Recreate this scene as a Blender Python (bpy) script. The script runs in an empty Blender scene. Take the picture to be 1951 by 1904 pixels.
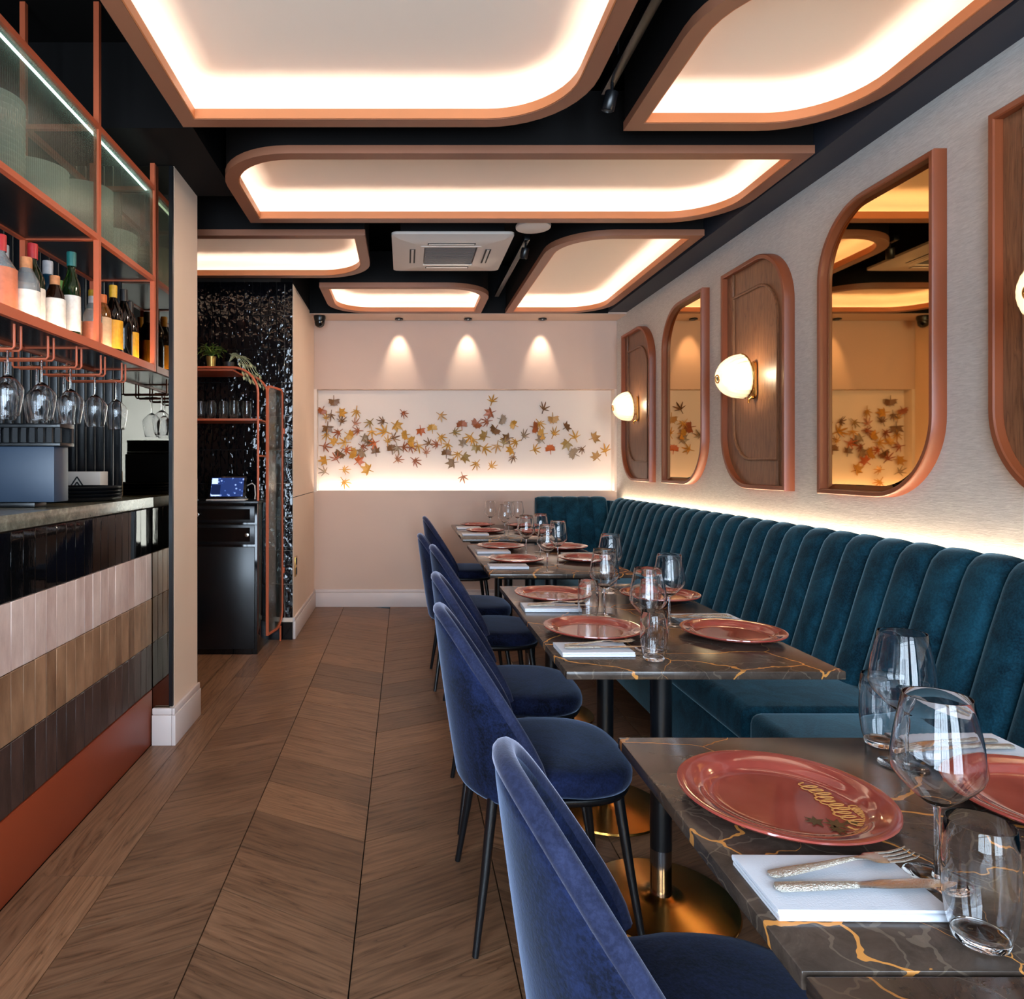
import bpy, bmesh, math, random
from mathutils import Vector, Matrix
random.seed(7)
PI = math.pi
SC = bpy.context.scene
COL = SC.collection

# ------------------------------------------------------------------ camera, world, exposure
F_PX = 1321.0
cam_d = bpy.data.cameras.new('camera'); cam = bpy.data.objects.new('camera', cam_d); COL.objects.link(cam)
cam.location = (0, 0, 1.25); cam.rotation_euler = (PI/2, 0, 0)
cam_d.sensor_width = 36.0; cam_d.sensor_fit = 'HORIZONTAL'; cam_d.lens = F_PX/1951*36
cam_d.shift_x = (975.5-772)/1951; cam_d.shift_y = -(952-888)/1951
cam_d.clip_start = 0.03; cam_d.clip_end = 60
SC.camera = cam
w = bpy.data.worlds.new('daylight'); SC.world = w; w.use_nodes = True
w.node_tree.nodes['Background'].inputs[0].default_value = (0.70, 0.83, 1.0, 1)
w.node_tree.nodes['Background'].inputs[1].default_value = 12.0
# portal in the shop-front opening behind the camera (guides sampling of the sky light only)
pl = bpy.data.lights.new('window_portal', 'AREA'); pl.shape = 'RECTANGLE'; pl.size = 3.5; pl.size_y = 2.1; pl.cycles.is_portal = True
po = bpy.data.objects.new('window_portal', pl); COL.objects.link(po); po.location = (-0.1, -1.585, 1.42); po.rotation_euler = (PI/2, 0, 0)
SC.view_settings.view_transform = 'Standard'; SC.view_settings.look = 'None'
SC.view_settings.exposure = 0.75; SC.view_settings.gamma = 1.0; SC.view_settings.use_curve_mapping = False
SC.cycles.max_bounces = 12; SC.cycles.diffuse_bounces = 5; SC.cycles.glossy_bounces = 5
SC.cycles.transmission_bounces = 12; SC.cycles.transparent_max_bounces = 32
SC.cycles.caustics_reflective = False; SC.cycles.caustics_refractive = False
SC.cycles.sample_clamp_indirect = 6.0
LED_COVE, LED_NICHE, LED_WALL, LED_SHELF = 19.0, 24.0, 46.0, 22.0
SPOT_W, SCONCE_E, TRACK_W = 11.0, 85.0, 38.0
WARM = (1.0, 0.74, 0.48); NEUTRAL = (1.0, 0.88, 0.76)

# ------------------------------------------------------------------ helpers
def lin(c):
    c = c/255.0
    return c/12.92 if c <= 0.04045 else ((c+0.055)/1.055)**2.4
def rgb(r, g, b): return (lin(r), lin(g), lin(b), 1.0)

class NT:
    def __init__(s, name):
        s.m = bpy.data.materials.new(name); s.m.use_nodes = True
        s.t = s.m.node_tree; s.n = s.t.nodes; s.l = s.t.links
        s.b = s.n.get('Principled BSDF'); s.out = s.n.get('Material Output')
    def add(s, typ, **kw):
        nd = s.n.new(typ)
        for k, v in kw.items(): setattr(nd, k, v)
        return nd
    def link(s, a, b): s.l.new(a, b)
    def coord(s, kind='Object', scale=(1, 1, 1), rand=False):
        tc = s.add('ShaderNodeTexCoord'); mp = s.add('ShaderNodeMapping'); mp.inputs['Scale'].default_value = scale
        s.link(tc.outputs[kind], mp.inputs['Vector'])
        if rand:
            oi = s.add('ShaderNodeObjectInfo'); mu = s.add('ShaderNodeMath', operation='MULTIPLY'); mu.inputs[1].default_value = 37.0
            s.link(oi.outputs['Random'], mu.inputs[0]); s.link(mu.outputs[0], mp.inputs['Location'])
        return mp.outputs[0]
    def noise(s, vec, scale, detail=4, rough=0.5, dist=0.0):
        n = s.add('ShaderNodeTexNoise'); n.inputs['Scale'].default_value = scale; n.inputs['Detail'].default_value = detail
        n.inputs['Roughness'].default_value = rough; n.inputs['Distortion'].default_value = dist
        s.link(vec, n.inputs['Vector']); return n.outputs[0]
    def ramp(s, fac, stops):
        r = s.add('ShaderNodeValToRGB'); e = r.color_ramp.elements
        while len(e) < len(stops): e.new(0.5)
        for k, (p, c) in enumerate(stops): e[k].position = p; e[k].color = c
        s.link(fac, r.inputs[0]); return r.outputs[0]
    def mix(s, fac, a, b, mode='MIX'):
        m = s.add('ShaderNodeMix', data_type='RGBA', blend_type=mode)
        for val, sock in ((fac, m.inputs[0]), (a, m.inputs[6]), (b, m.inputs[7])):
            if isinstance(val, bpy.types.NodeSocket): s.link(val, sock)
            else: sock.default_value = val
        return m.outputs[2]
    def bump(s, h, strength, dist=0.01):
        b = s.add('ShaderNodeBump'); b.inputs['Strength'].default_value = strength; b.inputs['Distance'].default_value = dist
        s.link(h, b.inputs['Height']); s.link(b.outputs[0], s.b.inputs['Normal'])
    def set(s, **kw):
        for k, v in kw.items():
            i = s.b.inputs[k.replace('_', ' ')]
            if isinstance(v, bpy.types.NodeSocket): s.link(v, i)
            else: i.default_value = v
        return s
M = {}
def simple(name, col, rough=0.5, metal=0.0, var=0.0, scale=8.0, bump=0.0, bscale=60.0, **kw):
    t = NT(name)
    if var or bump: v = t.coord()
    if var:
        d = tuple(max(0, c*(1-var)) for c in col[:3])+(1,); h = tuple(min(1, c*(1+var)) for c in col[:3])+(1,)
        t.set(Base_Color=t.ramp(t.noise(v, scale), [(0.3, d), (0.7, h)]))
    else: t.set(Base_Color=col)
    t.set(Roughness=rough, Metallic=metal, **kw)
    if bump: t.bump(t.noise(v, bscale), bump, 0.004)
    M[name] = t.m; return t.m
def emit(name, col, strength):
    t = NT(name); t.n.remove(t.b); e = t.add('ShaderNodeEmission')
    e.inputs[0].default_value = tuple(col[:3])+(1,); e.inputs[1].default_value = strength
    t.link(e.outputs[0], t.out.inputs[0]); M[name] = t.m; return t.m
def thin_glass(name, tint=(1, 1, 1, 1), refl=1.0, rough=0.0):
    t = NT(name); t.n.remove(t.b)
    tr = t.add('ShaderNodeBsdfTransparent'); tr.inputs[0].default_value = tint
    gl = t.add('ShaderNodeBsdfGlossy'); gl.inputs['Roughness'].default_value = rough
    fr = t.add('ShaderNodeLayerWeight'); fr.inputs[0].default_value = 0.5
    pw = t.add('ShaderNodeMath', operation='POWER'); pw.inputs[1].default_value = 3.5; t.link(fr.outputs['Facing'], pw.inputs[0])
    mu = t.add('ShaderNodeMath', operation='MULTIPLY_ADD'); mu.inputs[1].default_value = 0.6*refl; mu.inputs[2].default_value = 0.035*refl; mu.use_clamp = True
    mx = t.add('ShaderNodeMixShader'); t.link(pw.outputs[0], mu.inputs[0]); t.link(mu.outputs[0], mx.inputs[0])
    t.link(tr.outputs[0], mx.inputs[1]); t.link(gl.outputs[0], mx.inputs[2]); t.link(mx.outputs[0], t.out.inputs[0])
    M[name] = t.m; return t.m
def solid_glass(name, col=(1, 1, 1, 1), rough=0.0, ior=1.45):
    t = NT(name); t.set(Base_Color=col, Roughness=rough, IOR=ior); t.b.inputs['Transmission Weight'].default_value = 1.0
    M[name] = t.m; return t.m
def wood(name, dark, mid, light, rough=0.45, along='x', freq=1.0, rand=True):
    t = NT(name)
    sc = {'x': (1.3, 16, 16), 'y': (16, 1.3, 16), 'z': (16, 16, 1.3)}[along]
    sc = tuple(k*freq for k in sc)
    v = t.coord('Object', sc, rand)
    n1 = t.noise(v, 1.0, 3, 0.5, 0.7)
    wv = t.add('ShaderNodeMath', operation='MULTIPLY'); wv.inputs[1].default_value = 7.0; t.link(n1, wv.inputs[0])
    fr = t.add('ShaderNodeMath', operation='FRACT'); t.link(wv.outputs[0], fr.inputs[0])
    v2 = t.coord('Object', tuple(k*6 for k in sc), rand)
    n2 = t.noise(v2, 1.0, 5, 0.65)
    c1 = t.ramp(fr.outputs[0], [(0.0, mid), (0.55, light), (0.9, mid), (1.0, dark)])
    c2 = t.mix(0.4, c1, t.ramp(n2, [(0.35, dark), (0.7, light)]))
    if rand:
        oi = t.add('ShaderNodeObjectInfo')
        c2 = t.mix(0.8, c2, t.ramp(oi.outputs['Random'], [(0, (0.60, 0.57, 0.56, 1)), (0.5, (0.92, 0.88, 0.86, 1)), (1, (1.22, 1.14, 1.05, 1))]), 'MULTIPLY')
    t.set(Base_Color=c2, Roughness=rough); t.bump(n2, 0.12, 0.002)
    M[name] = t.m; return t.m
def velvet(name, dark, light, sheen, srough=0.35, weight=.8):
    t = NT(name); v = t.coord('Object', (1, 1, 1), True)
    n = t.noise(v, 6, 6, 0.72, 0.9)
    f = t.noise(v, 160, 3, 0.7)
    c = t.mix(0.35, t.ramp(n, [(0.40, dark), (0.64, light)]), t.ramp(f, [(0.42, dark), (0.60, light)]))
    t.set(Base_Color=c, Roughness=0.85)
    t.b.inputs['Sheen Weight'].default_value = weight; t.b.inputs['Sheen Roughness'].default_value = srough
    t.b.inputs['Sheen Tint'].default_value = sheen
    t.b.inputs['Specular IOR Level'].default_value = 0.15
    t.bump(f, 0.25, 0.002)
    M[name] = t.m; return t.m

def tag(o, label=None, cat=None, group=None, kind=None):
    if label: o['label'] = label
    if cat: o['category'] = cat
    if group: o['group'] = group
    if kind: o['kind'] = kind
    return o
def empty(name, loc=(0, 0, 0), rz=0, label=None, cat=None, group=None, kind=None):
    o = bpy.data.objects.new(name, None); COL.objects.link(o); o.location = loc; o.rotation_euler = (0, 0, rz)
    o.empty_display_size = 0.05
    return tag(o, label, cat, group, kind)
def mesh(name, vs, fs, smooth=False):
    me = bpy.data.meshes.new(name); me.from_pydata([tuple(v) for v in vs], [], fs); me.update()
    if smooth:
        me.polygons.foreach_set('use_smooth', [True]*len(me.polygons))
    return me
def fix(me):
    bm = bmesh.new(); bm.from_mesh(me); bmesh.ops.remove_doubles(bm, verts=bm.verts, dist=1e-6)
    bmesh.ops.recalc_face_normals(bm, faces=bm.faces); bm.to_mesh(me); bm.free(); return me
def obj(name, me, mat, parent=None, loc=(0, 0, 0), rot=(0, 0, 0), smooth_angle=None):
    o = bpy.data.objects.new(name, me); COL.objects.link(o); o.location = loc; o.rotation_euler = rot
    if mat is not None and not me.materials: me.materials.append(M[mat] if isinstance(mat, str) else mat)
    if parent: o.parent = parent
    if smooth_angle: auto_smooth(me, smooth_angle)
    return o
def auto_smooth(me, deg=35):
    bm = bmesh.new(); bm.from_mesh(me); a = math.radians(deg)
    for f in bm.faces: f.smooth = True
    for e in bm.edges:
        if len(e.link_faces) == 2 and e.calc_face_angle(0) > a: e.smooth = False
    bm.to_mesh(me); bm.free(); return me
def copy_tree(o, parent=None):
    c = o.copy(); COL.objects.link(c); c.parent = parent
    for k in [k for k in o.children]: copy_tree(k, c)
    return c
def box_me(name, x0, x1, y0, y1, z0, z1, bev=0.0, seg=2):
    bm = bmesh.new(); bmesh.ops.create_cube(bm, size=1)
    for v in bm.verts:
        v.co = Vector((x0+(v.co.x+.5)*(x1-x0), y0+(v.co.y+.5)*(y1-y0), z0+(v.co.z+.5)*(z1-z0)))
    if bev:
        bmesh.ops.bevel(bm, geom=bm.edges[:], offset=bev, segments=seg, profile=0.5, affect='EDGES')
    me = bpy.data.meshes.new(name); bm.to_mesh(me); bm.free()
    if bev: auto_smooth(me, 40)
    return me
def box(name, x0, x1, y0, y1, z0, z1, mat, parent=None, bev=0.0, seg=2):
    return obj(name, box_me(name, x0, x1, y0, y1, z0, z1, bev, seg), mat, parent)
def lathe_me(name, prof, seg=32, caps=True, ripple=None):
    vs, fs = [], []; n = len(prof)
    for k in range(seg):
        a = 2*PI*k/seg
        for i, (r, z) in enumerate(prof):
            rr = r*(1+(ripple(k, i) if ripple else 0)); vs.append((rr*math.cos(a), rr*math.sin(a), z))
    for k in range(seg):
        k2 = (k+1) % seg
        for i in range(n-1):
            fs.append((k*n+i, k2*n+i, k2*n+i+1, k*n+i+1))
    me = mesh(name, vs, fs); fix(me)
    return auto_smooth(me, 50)
def tube_me(name, pts, r, seg=10, r1=None, closed=False):
    pts = [Vector(p) for p in pts]; n = len(pts); vs, fs = [], []
    up = None
    for i, p in enumerate(pts):
        if closed: d = pts[(i+1) % n]-pts[i-1]
        else: d = pts[min(i+1, n-1)]-pts[max(i-1, 0)]
        d.normalize()
        if up is None: up = Vector((0, 0, 1)) if abs(d.z) < 0.9 else Vector((1, 0, 0))
        a = d.cross(up).normalized(); b = a.cross(d).normalized(); up = b
        rr = r if r1 is None else r+(r1-r)*i/(n-1)
        for k in range(seg):
            t = 2*PI*k/seg; vs.append(p+a*math.cos(t)*rr+b*math.sin(t)*rr)
    for i in range(n if closed else n-1):
        j = (i+1) % n
        for k in range(seg): fs.append((i*seg+k, i*seg+(k+1) % seg, j*seg+(k+1) % seg, j*seg+k))
    if not closed:
        fs.append(tuple(range(seg-1, -1, -1))); fs.append(tuple((n-1)*seg+k for k in range(seg)))
    me = mesh(name, vs, fs); fix(me); return auto_smooth(me, 50)
def bar_me(name, a, b, wx=0.012, wy=None):     # square bar between two points
    a, b = Vector(a), Vector(b); wy = wy or wx; d = (b-a).normalized()
    up = Vector((0, 0, 1)) if abs(d.z) < 0.9 else Vector((0, 1, 0))
    s = d.cross(up).normalized(); u = s.cross(d).normalized(); vs = []
    for p in (a, b):
        for i, j in ((-1, -1), (1, -1), (1, 1), (-1, 1)): vs.append(p+s*i*wx/2+u*j*wy/2)
    return fix(mesh(name, vs, [(0, 1, 2, 3), (4, 5, 6, 7), (0, 1, 5, 4), (1, 2, 6, 5), (2, 3, 7, 6), (3, 0, 4, 7)]))
def outline(w, h, radii, off=0.0, seg=10):
    """rounded rectangle centred on 0; radii = (bl, br, tr, tl); off = inset"""
    cs = [(-w/2, -h/2, 1, 1, PI), (w/2, -h/2, -1, 1, 1.5*PI), (w/2, h/2, -1, -1, 0), (-w/2, h/2, 1, -1, .5*PI)]
    pts = []
    for (cx, cy, sx, sy, a0), r in zip(cs, radii):
        if r <= 0: pts.append((cx+sx*off, cy+sy*off)); continue
        if off >= r: pts += [(cx+sx*off, cy+sy*off)]*(seg+1); continue
        rr = r-off; ox, oy = cx+sx*r, cy+sy*r
        for k in range(seg+1):
            a = a0+0.5*PI*k/seg; pts.append((ox+rr*math.cos(a), oy+rr*math.sin(a)))
    return pts
def sweep_me(name, w, h, radii, prof, closed=False, cap_end=False, cap_start=False, seg=10, sm=40):
    vs, fs = [], []; n = None
    for o_, z in prof:
        L = outline(w, h, radii, o_, seg); n = len(L); vs += [(x, y, z) for x, y in L]
    m = len(prof)
    for i in range(m if closed else m-1):
        j = (i+1) % m
        for k in range(n): fs.append((i*n+k, i*n+(k+1) % n, j*n+(k+1) % n, j*n+k))
    if cap_end: fs.append(tuple((m-1)*n+k for k in range(n)))
    if cap_start: fs.append(tuple(k for k in range(n-1, -1, -1)))
    me = mesh(name, vs, fs)
    if cap_end or closed: fix(me)
    return auto_smooth(me, sm)
def loft_me(name, rings, caps=True, smooth=40):
    vs, fs = [], []; n = len(rings[0])
    for r in rings: vs += r
    for i in range(len(rings)-1):
        for k in range(n): fs.append((i*n+k, i*n+(k+1) % n, (i+1)*n+(k+1) % n, (i+1)*n+k))
    if caps: fs.append(tuple(range(n-1, -1, -1))); fs.append(tuple((len(rings)-1)*n+k for k in range(n)))
    me = mesh(name, vs, fs); fix(me); return auto_smooth(me, smooth)
def prism_me(name, pts, z0, z1):
    n = len(pts); vs = [(x, y, z0) for x, y in pts]+[(x, y, z1) for x, y in pts]
    fs = [tuple(range(n-1, -1, -1)), tuple(range(n, 2*n))]+[(k, (k+1) % n, n+(k+1) % n, n+k) for k in range(n)]
    return fix(mesh(name, vs, fs))
RIGHT_WALL = Matrix(((0, 0, -1, 0), (-1, 0, 0, 0), (0, 1, 0, 0), (0, 0, 0, 1)))     # local x -> -Y, y -> Z, z -> -X
BACK_WALL = Matrix(((1, 0, 0, 0), (0, 0, -1, 0), (0, 1, 0, 0), (0, 0, 0, 1)))       # local x -> X, y -> Z, z -> -Y
def place(o, mat4, loc):
    o.matrix_world = Matrix.Translation(loc) @ mat4; return o

# ------------------------------------------------------------------ materials
simple('black_paint', rgb(16, 14, 14), 0.7)
M['black_paint'].node_tree.nodes['Principled BSDF'].inputs['Specular IOR Level'].default_value = 0.15
simple('black_satin', rgb(14, 15, 18), 0.28)
simple('black_metal', rgb(16, 17, 20), 0.3, 0.0)
simple('black_gloss', rgb(8, 8, 10), 0.06)
simple('soffit_blue', rgb(50, 51, 60), 0.7)
simple('soffit_dark', rgb(34, 29, 29), 0.7)
simple('beige_wall', rgb(206, 178, 160), 0.7, var=0.03, scale=2)
simple('white_trim', rgb(214, 198, 192), 0.45)
simple('niche_white', rgb(232, 215, 200), 0.6)
simple('copper_paint', rgb(196, 96, 62), 0.38)
simple('copper_frame', rgb(134, 68, 38), 0.4, var=0.06, scale=5)
simple('panel_frame', rgb(142, 92, 68), 0.42, var=0.05, scale=4)
simple('terracotta_skirt', rgb(146, 62, 34), 0.42, var=0.04, scale=3)
simple('cream_plate', rgb(236, 222, 208), 0.8)
simple('napkin_white', rgb(238, 240, 248), 0.85, bump=0.15, bscale=400)
simple('plastic_white', rgb(218, 206, 196), 0.4)
simple('grey_mesh', rgb(120, 112, 108), 0.7)
simple('dark_slot', rgb(34, 28, 26), 0.7)
simple('brass', rgb(214, 160, 84), 0.22, 1.0)
simple('brass_base', rgb(226, 160, 78), 0.22, 1.0, var=0.12, scale=6)
simple('chrome', rgb(150, 150, 156), 0.12, 1.0)
simple('steel', rgb(236, 233, 226), 0.2, 1.0, bump=0.12, bscale=300)
simple('steel_hammered', rgb(236, 230, 216), 0.26, 1.0, bump=0.9, bscale=500)
simple('slate_blue', rgb(46, 60, 78), 0.4, var=0.08, scale=6)
simple('tablet_black', rgb(10, 10, 12), 0.15)
simple('gold_pot', rgb(190, 160, 90), 0.35, 0.8)
simple('leaf_green', rgb(84, 112, 40), 0.5, var=0.25, scale=30)
simple('leaf_pale', rgb(176, 178, 138), 0.5, var=0.25, scale=30)
simple('pot_dark', rgb(40, 38, 36), 0.5)
simple('plate_white', rgb(226, 222, 214), 0.25)
simple('box_white', rgb(224, 216, 208), 0.6)
simple('cork', rgb(196, 130, 84), 0.7, var=0.2, scale=60)
simple('shelf_glass_dark', rgb(30, 28, 30), 0.2)
simple('gold_print', rgb(226, 156, 84), 0.35, 0.0)
simple('olive_print', rgb(92, 70, 44), 0.2)
simple('lip_wood_lit', rgb(196, 122, 76), 0.45)  # frame wood lightened: cove light on the lip is painted into its colour
thin_glass('glass_thin', (0.975, 0.985, 0.995, 1), 1.0)
thin_glass('window_glass', (0.96, 0.98, 0.98, 1), 1.0)
solid_glass('glass_solid', (0.98, 0.99, 1, 1)); solid_glass('glass_clearwall', (0.985, 0.99, 1, 1), 0, 1.42)
for nm, c in (('leaf_gold', (196, 140, 52)), ('leaf_orange', (190, 92, 36)), ('leaf_rust', (156, 82, 42)), ('leaf_brown', (118, 80, 46)),
              ('leaf_olive', (152, 120, 62)), ('leaf_grey', (148, 122, 94)), ('leaf_tan', (186, 140, 84)), ('leaf_pink', (180, 118, 84))):
    simple(nm, rgb(*c), 0.4, 0.15, var=0.3, scale=40)
wood('oak_floor', rgb(82, 56, 38), rgb(124, 90, 65), rgb(154, 116, 87), 0.4, 'x', 1.0)
wood('walnut_panel', rgb(82, 50, 32), rgb(118, 78, 52), rgb(142, 98, 68), 0.42, 'y', 1.6)
velvet('velvet_navy', rgb(7, 9, 20), rgb(31, 42, 80), (0.50, 0.63, 0.92, 1), weight=.55)
velvet('velvet_piping', rgb(26, 30, 52), rgb(48, 54, 84), (0.66, 0.68, 0.88, 1), weight=.8)
velvet('velvet_teal', rgb(7, 32, 44), rgb(23, 74, 93), (0.42, 0.70, 0.84, 1), 0.3, .75)
# plate glaze
t = NT('plate_glaze'); v = t.coord('Object'); t.set(Base_Color=t.ramp(t.noise(v, 9, 3), [(0.3, rgb(150, 60, 50)), (0.7, rgb(178, 84, 70))]), Roughness=0.08)
t.b.inputs['Coat Weight'].default_value = 0.6; M['plate_glaze'] = t.m
# grasscloth wallpaper
t = NT('grasscloth'); v = t.coord('Object', (1, 9, 75)); n = t.noise(v, 3.0, 5, 0.6, 0.6); n2 = t.noise(t.coord('Object'), 1.2, 3)
t.set(Base_Color=t.mix(0.25, t.ramp(n, [(0.3, rgb(178, 172, 166)), (0.7, rgb(212, 207, 200))]), t.ramp(n2, [(0.3, rgb(180, 174, 168)), (0.7, rgb(212, 207, 200))])), Roughness=0.75)
t.bump(n, 0.35, 0.004); M['grasscloth'] = t.m
# fine ribbed beige panel
t = NT('beige_side'); v = t.coord('Object'); t.set(Base_Color=t.ramp(t.noise(v, 2, 3), [(0.3, rgb(232, 204, 180)), (0.7, rgb(240, 214, 192))]), Roughness=0.6); M['beige_side'] = t.m
# dark marble with gold veins
t = NT('marble'); v = t.coord('Object', (1, 1, 1), True)
ds = t.add('ShaderNodeTexNoise'); ds.inputs['Scale'].default_value = 3.2; ds.inputs['Detail'].default_value = 5; t.link(v, ds.inputs['Vector'])
vm = t.add('ShaderNodeMix', data_type='VECTOR'); vm.inputs[0].default_value = 0.22; t.link(v, vm.inputs[4]); t.link(ds.outputs[1], vm.inputs[5])
vo = t.add('ShaderNodeTexVoronoi', feature='DISTANCE_TO_EDGE'); vo.inputs['Scale'].default_value = 5.2; t.link(vm.outputs[1], vo.inputs['Vector'])
wn = t.noise(v, 4.0, 2); sb = t.add('ShaderNodeMath', operation='MULTIPLY'); sb.inputs[1].default_value = 0.045; t.link(wn, sb.inputs[0])
s2 = t.add('ShaderNodeMath', operation='SUBTRACT'); t.link(sb.outputs[0], s2.inputs[0]); s2.inputs[1].default_value = 0.014
dv = t.add('ShaderNodeMath', operation='LESS_THAN'); t.link(vo.outputs['Distance'], dv.inputs[0]); t.link(s2.outputs[0], dv.inputs[1])
vo2 = t.add('ShaderNodeTexVoronoi', feature='DISTANCE_TO_EDGE'); vo2.inputs['Scale'].default_value = 13; t.link(vm.outputs[1], vo2.inputs['Vector'])
l2 = t.add('ShaderNodeMath', operation='LESS_THAN'); l2.inputs[1].default_value = 0.012; t.link(vo2.outputs['Distance'], l2.inputs[0])
m2 = t.add('ShaderNodeMath', operation='MULTIPLY'); m2.inputs[1].default_value = 0.16; t.link(l2.outputs[0], m2.inputs[0])
base = t.ramp(t.noise(v, 14, 8, 0.7, 1.0), [(0.25, rgb(44, 36, 32)), (0.6, rgb(80, 67, 58)), (0.85, rgb(116, 100, 88))])
c = t.mix(m2.outputs[0], base, rgb(170, 150, 128)); c = t.mix(dv.outputs[0], c, rgb(206, 138, 70))
t.set(Base_Color=c, Roughness=0.2); M['marble'] = t.m
# green-grey stone worktop
t = NT('bar_stone'); v = t.coord('Object'); t.set(Base_Color=t.ramp(t.noise(v, 26, 8, 0.75), [(0.3, rgb(54, 54, 48)), (0.55, rgb(112, 110, 96)), (0.8, rgb(170, 166, 148))]), Roughness=0.22); M['bar_stone'] = t.m
# glazed tiles by row
def tile_mat(name, a, b, rough, bump=0.4, scale=(14, 14, 5), det=5):
    t = NT(name); v = t.coord('Object', scale, True); n = t.noise(v, 1.0, det, 0.65)
    oi = t.add('ShaderNodeObjectInfo'); c = t.mix(0.35, t.ramp(n, [(0.3, a), (0.7, b)]), t.ramp(oi.outputs['Random'], [(0, a), (1, b)]))
    t.set(Base_Color=c, Roughness=rough); t.bump(n, bump, 0.004 if det > 1 else 0.009); M[name] = t.m
tile_mat('tile_cream', rgb(180, 150, 140), rgb(232, 210, 200), 0.35)
tile_mat('tile_beige', rgb(104, 72, 50), rgb(180, 140, 108), 0.38)
tile_mat('tile_umber', rgb(30, 22, 22), rgb(88, 66, 60), 0.32)
tile_mat('tile_black', rgb(6, 6, 7), rgb(14, 13, 14), 0.03, 0.05)
tile_mat('tile_black_wavy', rgb(6, 6, 8), rgb(14, 14, 18), 0.03, 1.0, (34, 34, 24), 0.6)
simple('grout_dark', rgb(50, 44, 40), 0.8)
simple('grout_brown', rgb(78, 58, 46), 0.8)
# mirrors
simple('mirror_amber', rgb(214, 168, 104), 0.02, 1.0)
simple('mirror_bevel', rgb(236, 204, 150), 0.04, 1.0)
simple('mirror_bronze', rgb(150, 138, 120), 0.02, 1.0)
# reeded glass
t = NT('reeded_glass'); t.n.remove(t.b)
a = t.add('ShaderNodeBsdfTranslucent'); a.inputs[0].default_value = (.80, .92, .86, 1)
b = t.add('ShaderNodeBsdfTransparent'); b.inputs[0].default_value = (.86, .94, .90, 1)
g = t.add('ShaderNodeBsdfGlossy'); g.inputs['Roughness'].default_value = 0.10
m1 = t.add('ShaderNodeMixShader'); m1.inputs[0].default_value = 0.78; t.link(a.outputs[0], m1.inputs[1]); t.link(b.outputs[0], m1.inputs[2])
m2 = t.add('ShaderNodeMixShader'); lw = t.add('ShaderNodeLayerWeight'); lw.inputs[0].default_value = .5; pw = t.add('ShaderNodeMath', operation='POWER'); pw.inputs[1].default_value = 3.0; t.link(lw.outputs['Facing'], pw.inputs[0]); ma = t.add('ShaderNodeMath', operation='MULTIPLY_ADD'); ma.inputs[1].default_value = .45; ma.inputs[2].default_value = .07; t.link(pw.outputs[0], ma.inputs[0]); t.link(ma.outputs[0], m2.inputs[0]); t.link(m1.outputs[0], m2.inputs[1]); t.link(g.outputs[0], m2.inputs[2])
t.link(m2.outputs[0], t.out.inputs[0]); M['reeded_glass'] = t.m
# cove diffuser membrane: matte plate with faint emission added to brighten its centre
t = NT('membrane'); t.set(Base_Color=rgb(222, 206, 190), Roughness=0.8)
t.b.inputs['Emission Color'].default_value = (1.0, 0.80, 0.64, 1); t.b.inputs['Emission Strength'].default_value = 0.05; M['membrane'] = t.m
emit('led_cove', NEUTRAL, LED_COVE); emit('led_niche', NEUTRAL, LED_NICHE); emit('led_wall', WARM, LED_WALL); emit('led_shelf', WARM, LED_SHELF)
emit('bay_fill_light', (.80, 1.0, .90), 3.5)  # fill glow added for the crockery bay
emit('bulb', (1.0, 0.80, 0.52), SCONCE_E)
emit('downlight_glow', NEUTRAL, 3.0)
# sconce glass: translucent ribbed
t = NT('sconce_glass'); t.n.remove(t.b)
a = t.add('ShaderNodeBsdfTranslucent'); a.inputs[0].default_value = (1, 0.95, 0.85, 1)
b = t.add('ShaderNodeBsdfTransparent'); b.inputs[0].default_value = (1, 0.96, 0.88, 1)
g = t.add('ShaderNodeBsdfGlossy'); g.inputs['Roughness'].default_value = 0.08
m1 = t.add('ShaderNodeMixShader'); m1.inputs[0].default_value = 0.45; t.link(a.outputs[0], m1.inputs[1]); t.link(b.outputs[0], m1.inputs[2])
fr = t.add('ShaderNodeFresnel'); m2 = t.add('ShaderNodeMixShader'); t.link(fr.outputs[0], m2.inputs[0]); t.link(m1.outputs[0], m2.inputs[1]); t.link(g.outputs[0], m2.inputs[2])
t.link(m2.outputs[0], t.out.inputs[0]); M['sconce_glass'] = t.m

# ================================================================== STRUCTURE
XW, YB, ZC = 1.88, 6.16, 2.95
S = 'structure'
fl = box('floor', -2.2, 1.95, -1.7, 6.3, -0.06, -0.0125, 'black_paint'); tag(fl, 'brown oak floor laid in chevron with straight border boards', 'floor', kind=S)
# chevron planks, each one an object (local x runs along the plank)
SLOPE, PITCH = 0.52, 0.235
def plank_me(wd, sgn):
    ang = math.atan(SLOPE*sgn); ca, sa = math.cos(-ang), math.sin(-ang); g = 0.0018
    q = [(g, g), (wd-g, g+SLOPE*sgn*wd), (wd-g, SLOPE*sgn*wd+PITCH-g), (g, PITCH-g)]
    q = [(x*ca-y*sa, x*sa+y*ca) for x, y in q]
    return prism_me('plank', q, -0.012, 0.0), ang
cols = [(-0.889, -0.5426, 1), (-0.5426, -0.134, -1), (-0.134, 0.2746, 1), (0.2746, 0.683, -1), (0.683, 1.0916, 1), (1.0916, 1.275, -1)]
for x0, x1, sg in cols:
    me, ang = plank_me(x1-x0, sg)
    me.materials.append(M['oak_floor'])
    base = 0.0 if sg > 0 else SLOPE*0.4086
    y = -0.75+base - (SLOPE*(0.4086-(x1-x0)) if (sg > 0 and x0 < -0.8) else 0)*-1
    while y < 6.15:
        obj('plank', me, None, fl, (x0, y, 0), (0, 0, ang)); y += PITCH
k = 0
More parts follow.
